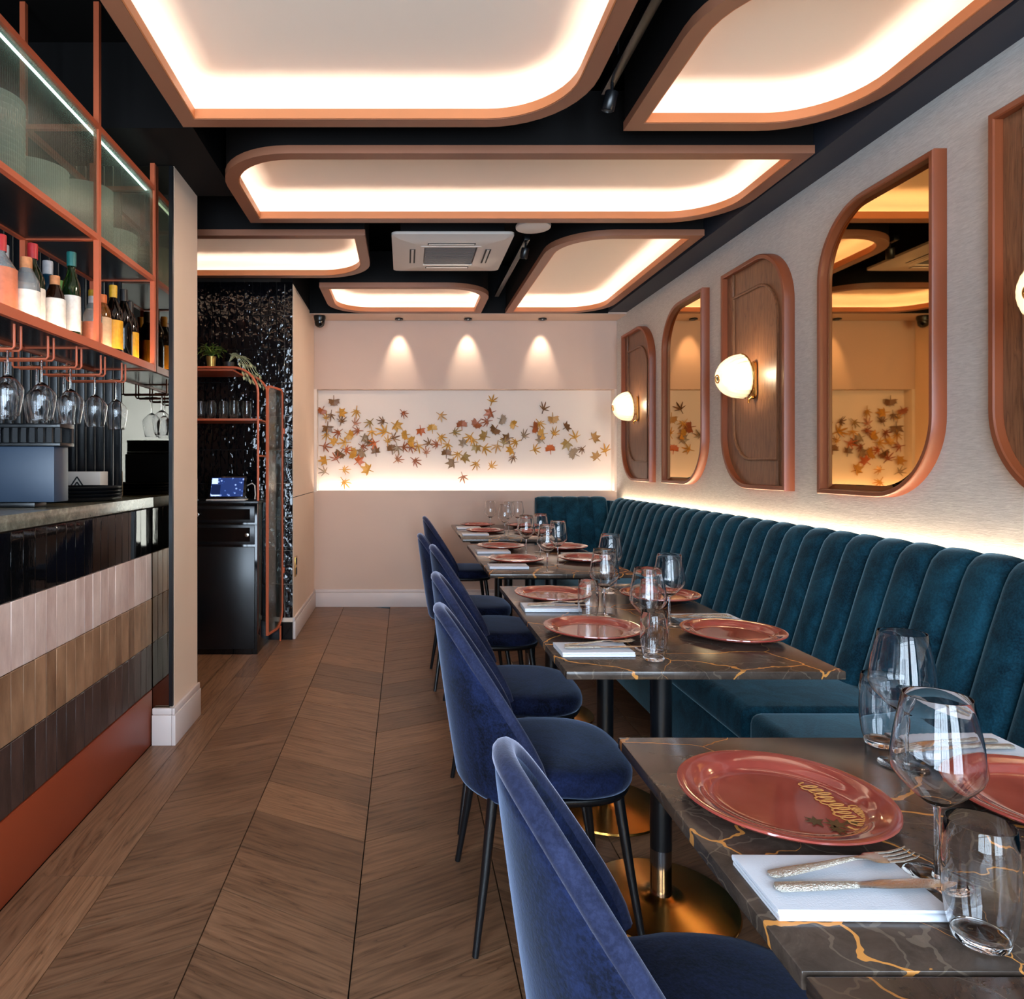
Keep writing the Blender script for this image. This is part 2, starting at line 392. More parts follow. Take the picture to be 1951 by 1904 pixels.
for x0, x1 in ((-1.136, -1.012), (-1.012, -0.889)):
    ys = [-1.4, 0.4, 2.113, 3.488] if k == 0 else [-1.0, 0.4, 2.113, 4.1, 6.1]
    for a, b in zip(ys, ys[1:]):
        me = prism_me('plank', [(0.001, -(x1-x0)/2+.001), (b-a-.001, -(x1-x0)/2+.001), (b-a-.001, (x1-x0)/2-.001), (.001, (x1-x0)/2-.001)], -0.012, 0.0)
        obj('plank', me, 'oak_floor', fl, ((x0+x1)/2, a, 0), (0, 0, PI/2))
    k += 1
for x0 in (-1.52, -1.395, -1.27, -1.145):
    me = prism_me('plank', [(0.001, -.0615), (1.5, -.0615), (1.5, .0615), (.001, .0615)], -0.012, 0.0)
    obj('plank', me, 'oak_floor', fl, (x0+.0625 if x0 != -1.145 else x0+.07, 3.49, 0), (0, 0, PI/2))

wr = box('wall_right', XW, 1.97, -1.6, 6.3, 0, ZC, 'grasscloth'); tag(wr, 'grey-beige grasscloth wall above the teal banquette', 'wall', kind=S)
wb = box('wall_back', -0.9, XW, YB, 6.3, 0, 1.018, 'beige_wall'); tag(wb, 'pinkish beige end wall with recessed glowing leaf niche', 'wall', kind=S)
box('upper_panel', -0.9, XW, YB, 6.3, 1.932, ZC, 'beige_wall', wb)
box('niche_panel', -0.9, XW, 6.262, 6.3, 1.018, 1.932, 'niche_white', wb)
box('niche_jamb', -0.9, -0.785, YB, 6.262, 1.018, 1.932, 'niche_white', wb)
box('niche_jamb', 1.86, XW, YB, 6.262, 1.018, 1.932, 'niche_white', wb)
box('led_strip', -0.78, 1.855, 6.185, 6.20, 1.0185, 1.0205, 'led_niche', wb)
box('niche_lip', -0.785, 1.86, YB, 6.172, 1.0182, 1.03, 'beige_wall', wb)
ws = box('wall_left_rear', -0.9, -0.81, 5.013, 6.158, 0, 1.018, 'beige_side'); tag(ws, 'beige panelled return wall beside the black tiles', 'wall', kind=S)
box('wall_panel', -0.9, -0.81, 5.013, 6.158, 1.024, 2.565, 'beige_side', ws)
box('bulkhead', -0.9, -0.812, 5.013, 6.158, 2.566, ZC, 'black_paint', ws)
box('shadow_gap', -0.9, -0.815, 5.013, 6.158, 1.018, 1.024, 'dark_slot', ws)
wl = box('wall_left', -2.2, -2.1, -1.6, 5.1, 0, ZC, 'black_satin'); tag(wl, 'black wall behind the bar', 'wall', kind=S)
wt = box('wall_tiled', -2.1, -0.902, 5.012, 5.1, 0, ZC, 'grout_dark'); tag(wt, 'glossy black vertically tiled wall behind host cabinet', 'wall', kind=S)
TW, TH = 0.058, 0.2425
tme = box_me('tile', -TW/2+.0012, TW/2-.0012, -0.012, 0, -TH/2+.0012, TH/2-.0012, 0.002, 1); tme.materials.append(M['tile_black_wavy'])
for i in range(13):
    for j in range(11):
        z = 2.336+TH*1.5-TH*(j+1)
        if z-TH/2 < 0.11 and z-TH/2 < 0.0: continue
        o = obj('tile', tme, None, wt, (-0.811-TW*(i+.5), 5.0115, z), (random.gauss(0, .02), random.gauss(0, .003), random.gauss(0, .035)))
box('tile_plinth', -1.7, -0.812, 4.985, 5.0, 0, 0.125, 'black_gloss', wt)

pil = box('wall_pillar', -2.1, -1.045, 3.135, 3.485, 0, ZC, 'beige_side'); tag(pil, 'slim beige pillar at the end of the bar with bronze mirror face', 'pillar', kind=S)
box('mirror_face', -1.275, -1.063, 3.122, 3.134, 0.0, 2.6, 'mirror_bronze', pil)
for k in range(20): box('slat', -1.312-k*.041, -1.279-k*.041, 3.118, 3.134, 1.12, 2.6, 'black_satin', pil, .002)
box('edge_trim', -1.063, -1.046, 3.118, 3.1345, 0.168, 2.6, 'black_satin', pil)
def baseboard(name, x0, x1, y0, y1, label, h=0.155):
    b = empty(name, (0, 0, 0)); tag(b, label, 'baseboard', kind=S)
    dx, dy = x1-x0, y1-y0
    box('board', x0, x1, y0, y1, 0, h-.028, 'white_trim', b, 0.002)
    ix = 0.004 if abs(dx) < abs(dy) else 0; iy = 0.004 if abs(dy) < abs(dx) else 0
    box('cap_moulding', x0+(0 if name != 'baseboard_left_rear' else 0), x1-ix, y0+iy, y1, h-.0275, h, 'white_trim', b, 0.003)
    return b
baseboard('baseboard_back', -0.809, 1.27, YB-0.018, YB-0.0005, 'pale baseboard along the beige end wall')
baseboard('baseboard_left_rear', -0.8095, -0.792, 5.0, 6.14, 'pale baseboard along the return wall beside the socket')
bp = empty('baseboard_pillar'); tag(bp, 'pale baseboard wrapped around the foot of the beige pillar', 'baseboard', kind=S)
box('board', -1.044, -1.026, 3.096, 3.484, 0, 0.135, 'white_trim', bp, 0.002); box('cap_moulding', -1.044, -1.03, 3.1, 3.484, 0.1355, 0.165, 'white_trim', bp, 0.004)
box('end_board', -1.132, -1.0445, 3.096, 3.1175, 0, 0.135, 'white_trim', bp, 0.002); box('end_cap', -1.132, -1.0445, 3.1, 3.1175, 0.1355, 0.165, 'white_trim', bp, 0.004)
ce = box('ceiling', -2.2, 1.97, -1.7, 6.3, ZC, 3.05, 'black_paint'); tag(ce, 'black painted ceiling above the hanging light panels', 'ceiling', kind=S)
tr = box('trim_1', 1.72, XW-.0005, -1.6, 5.88, 2.554, ZC-.001, 'soffit_blue'); tag(tr, 'dark slate soffit band running along top of right wall', 'soffit', kind=S)
tr = tr2 = box('trim_2', -0.81, XW-.0005, 5.885, YB-.0005, 2.54, ZC-.001, 'beige_wall'); tag(tr, 'beige soffit over the leaf niche wall holding the downlights', 'soffit', kind=S)
tr = box('trim_3', -2.1, -0.85, 2.78, 3.48, 2.605, ZC-.001, 'black_paint'); tag(tr, 'dark grey bulkhead over the pillar', 'bulkhead', kind=S)
box('front_face', -0.81, 1.719, 5.87, 5.8845, 2.545, ZC-.001, 'black_paint', tr2)
# shop front behind the camera
wf = box('wall_front', -2.1, XW, -1.7, -1.6, 0, 0.36, 'black_paint'); tag(wf, 'dark shop-front wall with glazing facing the street', 'wall', kind=S)
box('lintel', -2.1, XW, -1.7, -1.6, 2.48, ZC, 'black_paint', wf)
box('jamb', -2.1, -1.85, -1.7, -1.6, 0.36, 2.48, 'black_paint', wf); box('jamb', 1.65, XW, -1.7, -1.6, 0.36, 2.48, 'black_paint', wf)
box('glare_block', 0.22, 0.62, -1.7, -1.6, 0.36, 2.48, 'black_paint', wf)  # unseen block added to keep window glare out of the bar mirror
wn_ = empty('window_1'); tag(wn_, 'black framed shop-front window with three panes', 'window', kind=S)
for x in (-0.68,): box('mullion', x-.025, x+.025, -1.68, -1.62, 0.362, 2.478, 'black_metal', wn_)
for a, b in ((-1.848, -0.706), (-0.654, 0.218), (0.622, 1.648)):
    for q in (1, 2): box('reflection_bar', a+(b-a)*q/3-.009, a+(b-a)*q/3+.009, -1.67, -1.656, 0.362, 1.979, 'black_metal', wn_)  # unseen bars added to break up reflections of the window
box('transom', -1.849, 0.219, -1.68, -1.62, 1.98, 2.02, 'black_metal', wn_); box('transom', 0.621, 1.649, -1.68, -1.62, 1.98, 2.02, 'black_metal', wn_)
for a, b in ((-1.848, -0.706), (-0.654, 0.218), (0.622, 1.648)):
    box('pane', a, b, -1.655, -1.649, 0.362, 1.979, 'window_glass', wn_)
    box('pane', a, b, -1.655, -1.649, 2.021, 2.478, 'window_glass', wn_)

# ================================================================== CEILING LIGHT PANELS
def light_panel(x0, x1, y0, y1, radii, label, zb=2.54):
    """radii: near-left, near-right, far-right, far-left"""
    e = empty('ceiling_light_panel', ((x0+x1)/2, (y0+y1)/2, zb), 0, label, 'ceiling light', 'cove-lit ceiling panels')
    w_, h_ = x1-x0, y1-y0
    prof = [(0, 0), (0, .034), (.012, .034), (.012, .012), (.046, .012), (.046, .036), (.058, .036), (.058, 0)]
    obj('frame', sweep_me('frame', w_, h_, radii, prof, closed=True), 'panel_frame', e)
    obj('inner_lip', sweep_me('inner_lip', w_, h_, radii, [(.0585, .002), (.0585, .038), (.0635, .038), (.0635, .002)], closed=True), 'lip_wood_lit', e)
    obj('led_strip', sweep_me('led_strip', w_, h_, radii, [(.036, .016), (.020, .016)]), 'led_cove', e)
    obj('membrane', sweep_me('membrane', w_, h_, radii, [(.013, .035), (.013, .085), (.020, .110), (.040, .126), (.08, .132), (.10, .133)], cap_end=True), 'membrane', e)
    obj('casing', sweep_me('casing', w_, h_, radii, [(.004, .0345), (.004, .26), (.05, .26)], cap_end=True), 'black_paint', e)
    return e
R = 0.34
light_panel(-0.845, 0.645, 0.55, 2.64, (0, R, R, 0), 'largest cove-lit cream ceiling panel, square corner over the bar side, nearest the camera')
light_panel(0.84, 1.685, 1.75, 2.67, (R, 0, R, 0), 'cove-lit ceiling panel above the nearest tables and tall mirror')
light_panel(-0.82, 1.69, 2.86, 3.68, (R, 0, R, 0), 'long wide cove-lit ceiling panel spanning the whole aisle mid-room')
light_panel(-1.75, -0.225, 3.88, 4.76, (0, 0, R, 0), 'cove-lit ceiling panel partly hidden behind the beige pillar')
light_panel(-0.62, 0.64, 5.0, 5.86, (0, R, 0, R), 'small cove-lit ceiling panel in front of the leaf wall')
light_panel(0.845, 1.675, 3.88, 5.86, (R, 0, R, 0), 'cove-lit ceiling panel running lengthwise above the far tables')

# ================================================================== CEILING FITTINGS
ac = empty('air_conditioner', (0.272, 4.30, 2.55), 0, 'white square ceiling cassette air conditioner with grey grille', 'air conditioner')
def ring_box(e):
    obj('bezel', sweep_me('bezel', .70, .74, (.03,)*4, [(.0, .03), (.0, .015), (.05, 0), (.171, 0), (.171, .02)], seg=4), 'plastic_white', e)
    box('body', -.30, .30, -.32, .32, .031, .38, 'black_paint', e, 0.004)
    box('grille_backing', -.155, .155, -.175, .175, 0.008, .02, 'grey_mesh', e)
    for k in range(15): box('grille_slat', -.15, .15, -.17+k*.0243-.005, -.17+k*.0243+.005, 0.001, .006, 'grey_mesh', e)
    obj('grille_frame', sweep_me('grille_frame', .36, .40, (.01,)*4, [(0, .02), (0, -.003), (.022, -.003), (.022, .02)], seg=3), 'plastic_white', e)
    for nm, x0, x1, y0, y1 in (('f', -.14, .14, -.255, -.22), ('f', -.14, .14, .22, .255), ('f', -.245, -.21, -.14, .14), ('f', .21, .245, -.14, .14)):
        box('air_slot', x0, x1, y0, y1, -.0015, .006, 'dark_slot', e)
        box('flap', x0+.006 if x1-x0 > .1 else x0+.010, x1-.006 if x1-x0 > .1 else x1-.010, y0+.010 if x1-x0 > .1 else y0+.006, y1-.010 if x1-x0 > .1 else y1-.006, -.004, -.0018, 'plastic_white', e)
ring_box(ac)
ds_ = empty('ceiling_speaker', (0.70, 3.79, 2.545), 0, 'round white disc speaker hanging between ceiling panels', 'speaker')
obj('disc', lathe_me('disc', [(0, 0), (.07, 0), (.094, .006), (.096, .018), (.09, .028), (0, .03)], 32), 'plastic_white', ds_)
obj('mounting_rod', lathe_me('mounting_rod', [(0, .03), (.012, .03), (.012, .404), (0, .404)], 12), 'black_metal', ds_)
def track(y0, y1, heads, label, aim):
    e = empty('track_light', (0.74, y0, 2.62), 0, label, 'track light', 'track lights between ceiling panels')
    box('rail', -.017, .017, 0, y1-y0, 0, .03, 'black_metal', e, 0.002)
    for y in (0.15, y1-y0-.15): obj('hanger', tube_me('hanger', [(0, y, .03), (0, y, .329)], .004, 8), 'black_metal', e)
    for hy in heads:
        obj('stem', tube_me('stem', [(0, hy, 0), (0, hy, -.035)], .006, 8), 'black_metal', e)
        h = obj('spot_head', lathe_me('spot_head', [(0, 0), (.022, 0), (.024, -.005), (.024, -.062), (.020, -.066), (.018, -.05), (0, -.05)], 20), 'black_metal', e, (0, hy, -.03), (0.25, 0.2, 0))
        obj('lens', lathe_me('lens', [(0, -.0495), (.017, -.0495), (.017, -.052), (0, -.052)], 16), 'downlight_glow', h)
        ld = bpy.data.lights.new('track_beam', 'SPOT'); ld.energy = TRACK_W; ld.color = (1.0, .82, .64); ld.spot_size = math.radians(95); ld.spot_blend = 0.9; ld.shadow_soft_size = 0.03
        lo = bpy.data.objects.new('track_beam', ld); COL.objects.link(lo); p = Vector((0.74, y0+hy, 2.50)); lo.location = p
        lo.rotation_euler = (Vector(aim)-p).to_track_quat('-Z', 'Y').to_euler(); lo.parent = e; lo.matrix_parent_inverse = Matrix.Translation((-0.74, -y0, -2.62))
track(0.6, 2.56, (1.88,), 'black track light in the gap beside the largest ceiling panel', (-1.2, 2.9, 1.0))
track(4.2, 5.62, (0.06,), 'black track light beside the air conditioner', (-.9, 5.2, 1.2))
for x, lb in ((-0.054, 'recessed downlight nearest the dome camera'), (0.55, 'middle recessed downlight over the leaf wall'), (1.2, 'recessed downlight nearest the wallpapered wall')):
    e = empty('downlight', (x, 6.055, 2.54), 0, lb, 'downlight', 'recessed downlights over the leaf wall')
    obj('trim_ring', lathe_me('trim_ring', [(.030, -.001), (.036, -.004), (.036, -.014), (.022, -.014), (.020, -.004), (.024, -.001)], 20), 'black_metal', e)
    obj('lens', lathe_me('lens', [(0, -.004), (.0195, -.004), (.0195, -.006), (0, -.006)], 16), 'downlight_glow', e)
    ld = bpy.data.lights.new('downlight_beam', 'SPOT'); ld.energy = SPOT_W; ld.color = (1.0, .84, .68); ld.spot_size = math.radians(50); ld.spot_blend = 0.8; ld.shadow_soft_size = 0.02
    lo = bpy.data.objects.new('downlight_beam', ld); COL.objects.link(lo); lo.parent = e; lo.location = (0, 0, -.02); lo.rotation_euler = (math.radians(17), 0, 0)
cc = empty('security_camera', (-0.735, 5.96, 2.54), 0, 'black dome security camera under the soffit corner', 'camera')
obj('mount', lathe_me('mount', [(0, -.0005), (.05, -.0005), (.052, -.02), (.045, -.045), (0, -.045)], 24), 'black_satin', cc)
obj('dome', lathe_me('dome', [(.044, -.046), (.044, -.06), (.038, -.082), (.022, -.097), (0, -.102)], 24), 'black_gloss', cc)

# ================================================================== RIGHT WALL: mirrors, panels, sconces
PW, PH, PZ = 0.68, 1.225, 1.74
def wall_mirror(y, label):
    e = empty('wall_mirror', (0, 0, 0), 0, label, 'mirror', 'tall amber mirrors on the wallpapered wall'); place(e, RIGHT_WALL, (XW-.0005, y, PZ))
    rd = (0, .3, 0, .3)
    obj('frame', sweep_me('frame', PW, PH, rd, [(0, 0), (0, .045), (.004, .05), (.018, .05), (.022, .046), (.022, 0)], closed=True, seg=16), 'copper_frame', e)
    obj('bevel_edge', sweep_me('bevel_edge', PW, PH, rd, [(.0225, .014), (.045, .021)], seg=16, sm=15), 'mirror_bevel', e)
    obj('mirror_glass', sweep_me('mirror_glass', PW, PH, rd, [(.0225, .002), (.0225, .0135), (.045, .0205)], cap_end=True, seg=16, sm=4), 'mirror_amber', e)
def sconce(e_y, label):
    e = empty('wall_sconce', (0, 0, 0), 0, label, 'wall lamp', 'scallop glass wall sconces'); place(e, RIGHT_WALL, (XW-.0265, e_y, 1.735))
    obj('backplate', sweep_me('backplate', .05, .20, (.024,)*4, [(0, 0), (0, .008), (.003, .011)], cap_end=True, cap_start=True, seg=6), 'brass', e, (.005, -.03, 0))
    obj('arm', tube_me('arm', [(0.005, -.07, .011), (.005, -.07, .04), (.0, -.02, .065), (0, 0, .07)], .006, 10), 'brass', e)
    obj('switch_knob', tube_me('switch_knob', [(.005, -.115, .005), (.005, -.135, .03), (.005, -.15, .03)], .006, 8), 'brass', e)
    n = 96; prof = []
    for i in range(15):
        a = PI/2*i/14; prof.append((.118*math.cos(a)**0.9 if i < 14 else .012, .062+.135*math.sin(a)))
    sh = obj('shade', lathe_me('shade', prof, n, ripple=lambda k, i: (.014 if k % 4 < 2 else -.012)*(1-i/16)), 'sconce_glass', e, rot=(0.12, 0, 0))
    md = sh.modifiers.new('thickness', 'SOLIDIFY'); md.thickness = 0.003
    obj('rim_band', tube_me('rim_band', [(.1185*math.cos(2*PI*k/40), .1185*math.sin(2*PI*k/40), .062) for k in range(40)], .0028, 8, closed=True), 'brass', e, rot=(0.12, 0, 0))
    obj('cap_ring', tube_me('cap_ring', [(.020*math.cos(2*PI*k/24), .020*math.sin(2*PI*k/24), .195) for k in range(24)], .0045, 8, closed=True), 'brass', e, rot=(0.12, 0, 0))
    obj('bulb', lathe_me('bulb', [(0, .075), (.015, .08), (.024, .1), (.022, .12), (.01, .132), (0, .134)], 16), 'bulb', e)
def wood_panel(y, label):
    e = empty('wood_wall_panel', (0, 0, 0), 0, label, 'wall panel', 'walnut panels on the wallpapered wall'); place(e, RIGHT_WALL, (XW-.0005, y, PZ))
    rd = (.3, 0, .3, 0)
    obj('frame', sweep_me('frame', PW, PH, rd, [(0, 0), (0, .045), (.004, .05), (.020, .05), (.024, .046), (.024, 0)], closed=True, seg=16), 'copper_frame', e)
    obj('board', sweep_me('board', PW, PH, rd, [(.0245, .002), (.0245, .020)], cap_end=True, cap_start=True, seg=16, sm=20), 'walnut_panel', e)
    obj('inner_moulding', sweep_me('inner_moulding', PW-.20, PH-.30, (.2, 0, .2, 0), [(0, .0205), (0, .029), (.004, .032), (.010, .032), (.014, .029), (.014, .0205)], seg=14), 'walnut_panel', e)
    a = PW/2-.10; b = PH/2-.15
    box('upper_strip', -a, -a+.014, b+.0005, PH/2-.025, .0205, .031, 'walnut_panel', e, .002)
    box('lower_strip', a-.014, a, -PH/2+.025, -b-.0005, .0205, .031, 'walnut_panel', e, .002)
wall_mirror(2.745, 'tall amber mirror in copper frame beside the nearest sconce panel')
wall_mirror(4.62, 'narrow-looking far amber mirror in copper frame between two sconce panels')
for y, a, b in ((1.84, 'walnut wall panel cut by the picture edge nearest the camera', 'scallop glass sconce at the picture edge nearest the camera'),
                (3.685, 'middle walnut wall panel in copper frame between the two mirrors', 'glowing scallop sconce on the middle walnut panel'),
                (5.54, 'farthest walnut wall panel beside the leaf wall', 'glowing scallop sconce on the farthest walnut panel')):
    wood_panel(y, a); sconce(y, b)

# ================================================================== BANQUETTE
bq = empty('banquette', (1.6, 3.0, 0), 0, 'long dark teal velvet banquette with vertical channel-tufted back', 'banquette')
CW = 0.148
def channel_me(wd):
    path = [(-.005, .40), (0, .47), (.045, .62), (.09, .77), (.128, .89), (.142, .930), (.16, .956), (.185, .970), (.21, .966), (.222, .95)]
    pv = [Vector(p) for p in path]; vs, fs = [], []; n = 9
    for i, p in enumerate(pv):
        d = (pv[min(i+1, len(pv)-1)]-pv[max(i-1, 0)]).normalized(); nr = Vector((-d.y, d.x))
        if nr.x > 0 and i < 6: nr = -nr
        for k in range(n):
            u = -1+2*k/(n-1); bl = .030*math.sqrt(max(0, 1-(abs(u)**2.4)))*(1, 1, 1, 1, .95, .8, .6, .45, .3, .2)[i]
            vs.append((p.x+nr.x*bl, u*wd/2, p.y+nr.y*bl))
    for i in range(len(pv)-1):
        for k in range(n-1): fs.append((i*n+k, i*n+k+1, (i+1)*n+k+1, (i+1)*n+k))
    b0 = len(vs)                                         # close the back
    for i in range(len(pv)): 
        vs.append((.224, -wd/2, pv[i].y)); vs.append((.224, wd/2, pv[i].y))
    for i in range(len(pv)-1):
        fs.append((i*n, (i+1)*n, b0+2*(i+1), b0+2*i)); fs.append((i*n+n-1, b0+2*i+1, b0+2*(i+1)+1, (i+1)*n+n-1))
    me = mesh('channel', vs, fs); fix(me); return auto_smooth(me, 60)
chm = channel_me(CW-.001); chm.materials.append(M['velvet_teal'])
def addpart(o): o.parent = bq; o.matrix_parent_inverse = Matrix.Translation((-1.6, -3.0, 0)); return o
k = 0; y = -0.56
while y < 5.93:
    addpart(obj('channel', chm, None, None, (1.625, y, 0))); y += CW
for i in range(5): addpart(obj('channel', chm, None, None, (1.219+i*CW*0.79, 5.91, 0), (0, 0, PI/2)))
addpart(box('back_core', 1.80, 1.848, -0.63, 6.1, 0.1, 0.945, 'velvet_teal')); addpart(box('back_core', 1.15, 1.8, 6.10, 6.138, 0.1, 0.945, 'velvet_teal'))
for a, b in ((-0.6, 2.235), (2.245, 4.15), (4.16, 6.09)):
    addpart(obj('seat_cushion', box_me('seat_cushion', 1.10, 1.66, a, b, 0.335, 0.462, 0.035, 4), 'velvet_teal'))
    addpart(box('seat_base', 1.13, 1.62, a+.002, b-.002, 0.10, 0.334, 'velvet_teal', None, 0.01))
addpart(box('plinth', 1.28, 1.79, -0.6, 6.08, 0.0005, 0.099, 'black_paint'))
ls = box('led_strip', 1.852, 1.868, -0.6, 6.0, 0.93, 0.934, 'led_wall'); addpart(ls); ls['label'] = 'warm light strip hidden behind the backrest'

# ================================================================== TABLES
ZT = 0.75
TX0, TX1 = 0.392, 1.072
def dining_table(y0, y1, posts, label, px=0):
    e = empty('dining_table', ((TX0+TX1)/2, (y0+y1)/2, 0), 0, label, 'table', 'dark marble dining tables')
    hw, hy = (TX1-TX0)/2, (y1-y0)/2
    obj('tabletop', box_me('tabletop', -hw, hw, -hy, hy, ZT-.020, ZT, 0.0025, 2), 'marble', e)
    box('under_plate', -hw+.06, hw-.06, -hy+.06, hy-.06, ZT-.036, ZT-.0205, 'black_paint', e)
    for py in posts:
        d = py-(y0+y1)/2
        c = obj('column', lathe_me('column', [(0, .158), (.030, .158), (.030, ZT-.0365), (0, ZT-.0365)], 28), 'black_metal', e, (px, d, 0))
        obj('chrome_sleeve', lathe_me('chrome_sleeve', [(0, .03), (.0295, .03), (.0295, .1575), (0, .1575)], 28), 'chrome', c)
        obj('base_disc', lathe_me('base_disc', [(0, 0.0005), (.208, 0.0005), (.211, .004), (.208, .010), (.15, .016), (.07, .022), (.04, .026), (.034, .030), (0, .030)], 56), 'brass_base', e, (px, d, 0))
    return e
dining_table(0.085, 0.680, (0.38,), 'dark veined marble table at the bottom edge, cut by the picture')
dining_table(0.686, 1.278, (1.0,), 'nearest dark veined marble table set with a terracotta plate', .06)
dining_table(1.685, 2.885, (1.985, 2.54), 'second marble table from the camera with four plates')
dining_table(3.21, 4.385, (3.48, 4.07), 'third marble table from the camera with four plates')
dining_table(4.72, 5.90, (4.93, 5.45), 'farthest marble table beside the leaf wall')

# ================================================================== CHAIRS
def make_chair():
    e = empty('dining_chair', (0, 0, 0))
    rings = []
    for z, sc in ((.398, .90), (.400, .965), (.412, .995), (.428, 1.0), (.442, .985), (.452, .94), (.458, .85), (.461, .70), (.463, .45), (.464, .15)):
        L = []
        for k in range(48):
            a = 2*PI*k/48; p = 2/2.9
            cx = math.copysign(abs(math.cos(a))**p, math.cos(a)); sy = math.copysign(abs(math.sin(a))**p, math.sin(a))
            front = 1.0 if cx > 0 else 0.96
            L.append((0.015+.222*cx*sc, .232*sy*sc*front, z))
        rings.append(L)
    obj('seat', loft_me('seat', rings, True, 70), 'velvet_navy', e)
    rim = []
    for z, sc in ((.378, .90), (.380, .945), (.392, .97), (.3975, .96)):
        L = []
        for k in range(48):
            a = 2*PI*k/48; p = 2/2.9
            cx = math.copysign(abs(math.cos(a))**p, math.cos(a)); sy = math.copysign(abs(math.sin(a))**p, math.sin(a))
            L.append((0.012+.225*cx*sc, .235*sy*sc, z))
        rim.append(L)
    obj('seat_pan', loft_me('seat_pan', rim, True, 60), 'black_metal', e)
    # wrapped shell back: columns across u, rising to an arched rim
    nu, nv = 33, 17; vs, fs = [], []
    for j in range(nv):
        v = j/(nv-1)
        for i in range(nu):
            u = math.sin(-PI/2+PI*i/(nu-1)); au = abs(u)
            zt = .455+.384*max(0, 1-au**2.5)**.5; z = .372+v*(zt-.372); h = (z-.372)/.458
            xr = -.222-.078*h+.012*h*h; d = .232-.03*h
            vs.append((xr+d*(1-math.sqrt(max(0, 1-(u*.985)**2))), .238*u*(1-.10*h), z))
    for j in range(nv-1):
        for i in range(nu-1): fs.append((j*nu+i, j*nu+i+1, (j+1)*nu+i+1, (j+1)*nu+i))
    me = mesh('backrest', vs, fs, True)
    b = obj('backrest', me, 'velvet_navy', e)
    md = b.modifiers.new('padding', 'SOLIDIFY'); md.thickness = 0.030; md.offset = 0.0
    sd = b.modifiers.new('soft', 'SUBSURF'); sd.levels = 1; sd.render_levels = 1
    rimp = []
    for i in range(41):
        u = math.sin(-PI/2+PI*i/40); au = abs(u); z = .455+.384*max(0, 1-au**2.5)**.5; h = (z-.372)/.458
        rimp.append((-.222-.078*h+.012*h*h+(.232-.03*h)*(1-math.sqrt(max(0, 1-(u*.985)**2))), .238*u*(1-.10*h), z+.0015))
    obj('piping', tube_me('piping', rimp, .0165, 10), 'velvet_piping', b)
    for sx in (-1, 1):
        for sy in (-1, 1):
            obj('leg', tube_me('leg', [(sx*.165+.005, sy*.165, .385), (sx*.19+.005, sy*.19, .19), (sx*.218+.005, sy*.216, 0.0005)], .015, 14, .0085), 'black_metal', e)
    return e
ch0 = make_chair()
chairs = [(0.428, 0.968, 'navy velvet chair at the nearest table, back cut by bottom edge'),
          (0.385, 1.985, 'bright navy velvet chair at nearer place of second table'),
          (0.40, 2.565, 'navy velvet chair at farther place of second table'),
          (0.425, 3.48, 'navy velvet chair at nearer place of third table'),
          (0.375, 4.06, 'navy velvet chair at farther place of third table'),
          (0.44, 5.45, 'navy velvet chair at farthest table, beside the end wall')]
for i, (x, y, lb) in enumerate(chairs):
    o = ch0 if i == 0 else copy_tree(ch0)
    o.location = (x, y, 0); o.rotation_euler = (0, 0, random.uniform(-.03, .03)); tag(o, lb, 'chair', 'navy velvet chairs along the aisle')

# ================================================================== TABLEWARE
def make_plate():
    p = [(0, .0005), (.075, .0005), (.085, .003), (.120, .010), (.141, .017), (.145, .0205), (.1445, .023), (.141, .0235), (.132, .0215), (.122, .019), (.113, .0165), (.108, .012), (.100, .0085), (.085, .0075), (.03, .0075), (0, .0075)]
    return lathe_me('plate', p, 56)
plate_me = make_plate(); plate_me.materials.append(M['plate_glaze'])
def napkin_mesh():
    L, H = .095, .0575; th, gap = .0032, .0044; path = []
    for lay in range(3):
        z = .002+lay*gap; ends = (H-.004, -H+.004) if lay % 2 == 0 else (-H+.004, H-.004)
        for q in range(5): path.append((ends[0]+(ends[1]-ends[0])*q/4, z))
        if lay < 2:
            c = (ends[1], z+gap/2); sgn = -1 if lay % 2 == 0 else 1
            for q in range(1, 6):
                a = -PI/2+PI*q/6; path.append((c[0]+sgn*gap/2*math.cos(a), c[1]+gap/2*math.sin(a)))
    pv = [Vector(p) for p in path]; rings = []
    up_, dn = [], []
    for i, p in enumerate(pv):
        d = (pv[min(i+1, len(pv)-1)]-pv[max(i-1, 0)]).normalized(); n = Vector((-d.y, d.x))
        up_.append(p+n*th/2); dn.append(p-n*th/2)
    loop = up_+dn[::-1]
    sec = lambda x, s: [(x, q.x*s, q.y) for q in loop]
    return loft_me('napkin', [sec(-L, 1), sec(-L*.5, 1), sec(L*.5, 1), sec(L, 1)], True, 60)
nap_me = napkin_mesh(); nap_me.materials.append(M['napkin_white'])
def strip(name, secs, n=10):
    rings = []
    for x, hw, z, th in secs:
        rings.append([(x, hw*math.cos(2*PI*k/n), z+th/2*math.sin(2*PI*k/n)) for k in range(n)])
    return loft_me(name, rings, True, 60)
def make_fork():
    e = empty('fork')
    obj('handle', strip('handle', [(0, .003, .003, .003), (.004, .008, .003, .005), (.03, .0085, .004, .005), (.075, .006, .006, .0045), (.105, .0042, .0085, .004), (.118, .0036, .009, .0036)]), 'steel_hammered', e)
    obj('head', strip('head', [(.118, .0036, .009, .0036), (.132, .005, .0085, .003), (.142, .0115, .007, .0026), (.152, .0125, .006, .0024), (.160, .0125, .0055, .002)]), 'steel', e)
    for k in range(4):
        y = (-1.5+k)*.0067
        me = strip('tine', [(.158, .0024, .0055, .0022), (.178, .0022, .0045, .0022), (.196, .0018, .0065, .0018), (.203, .0007, .009, .0008)], 8)
        obj('tine', me, 'steel', e, (0, y, 0))
    return e
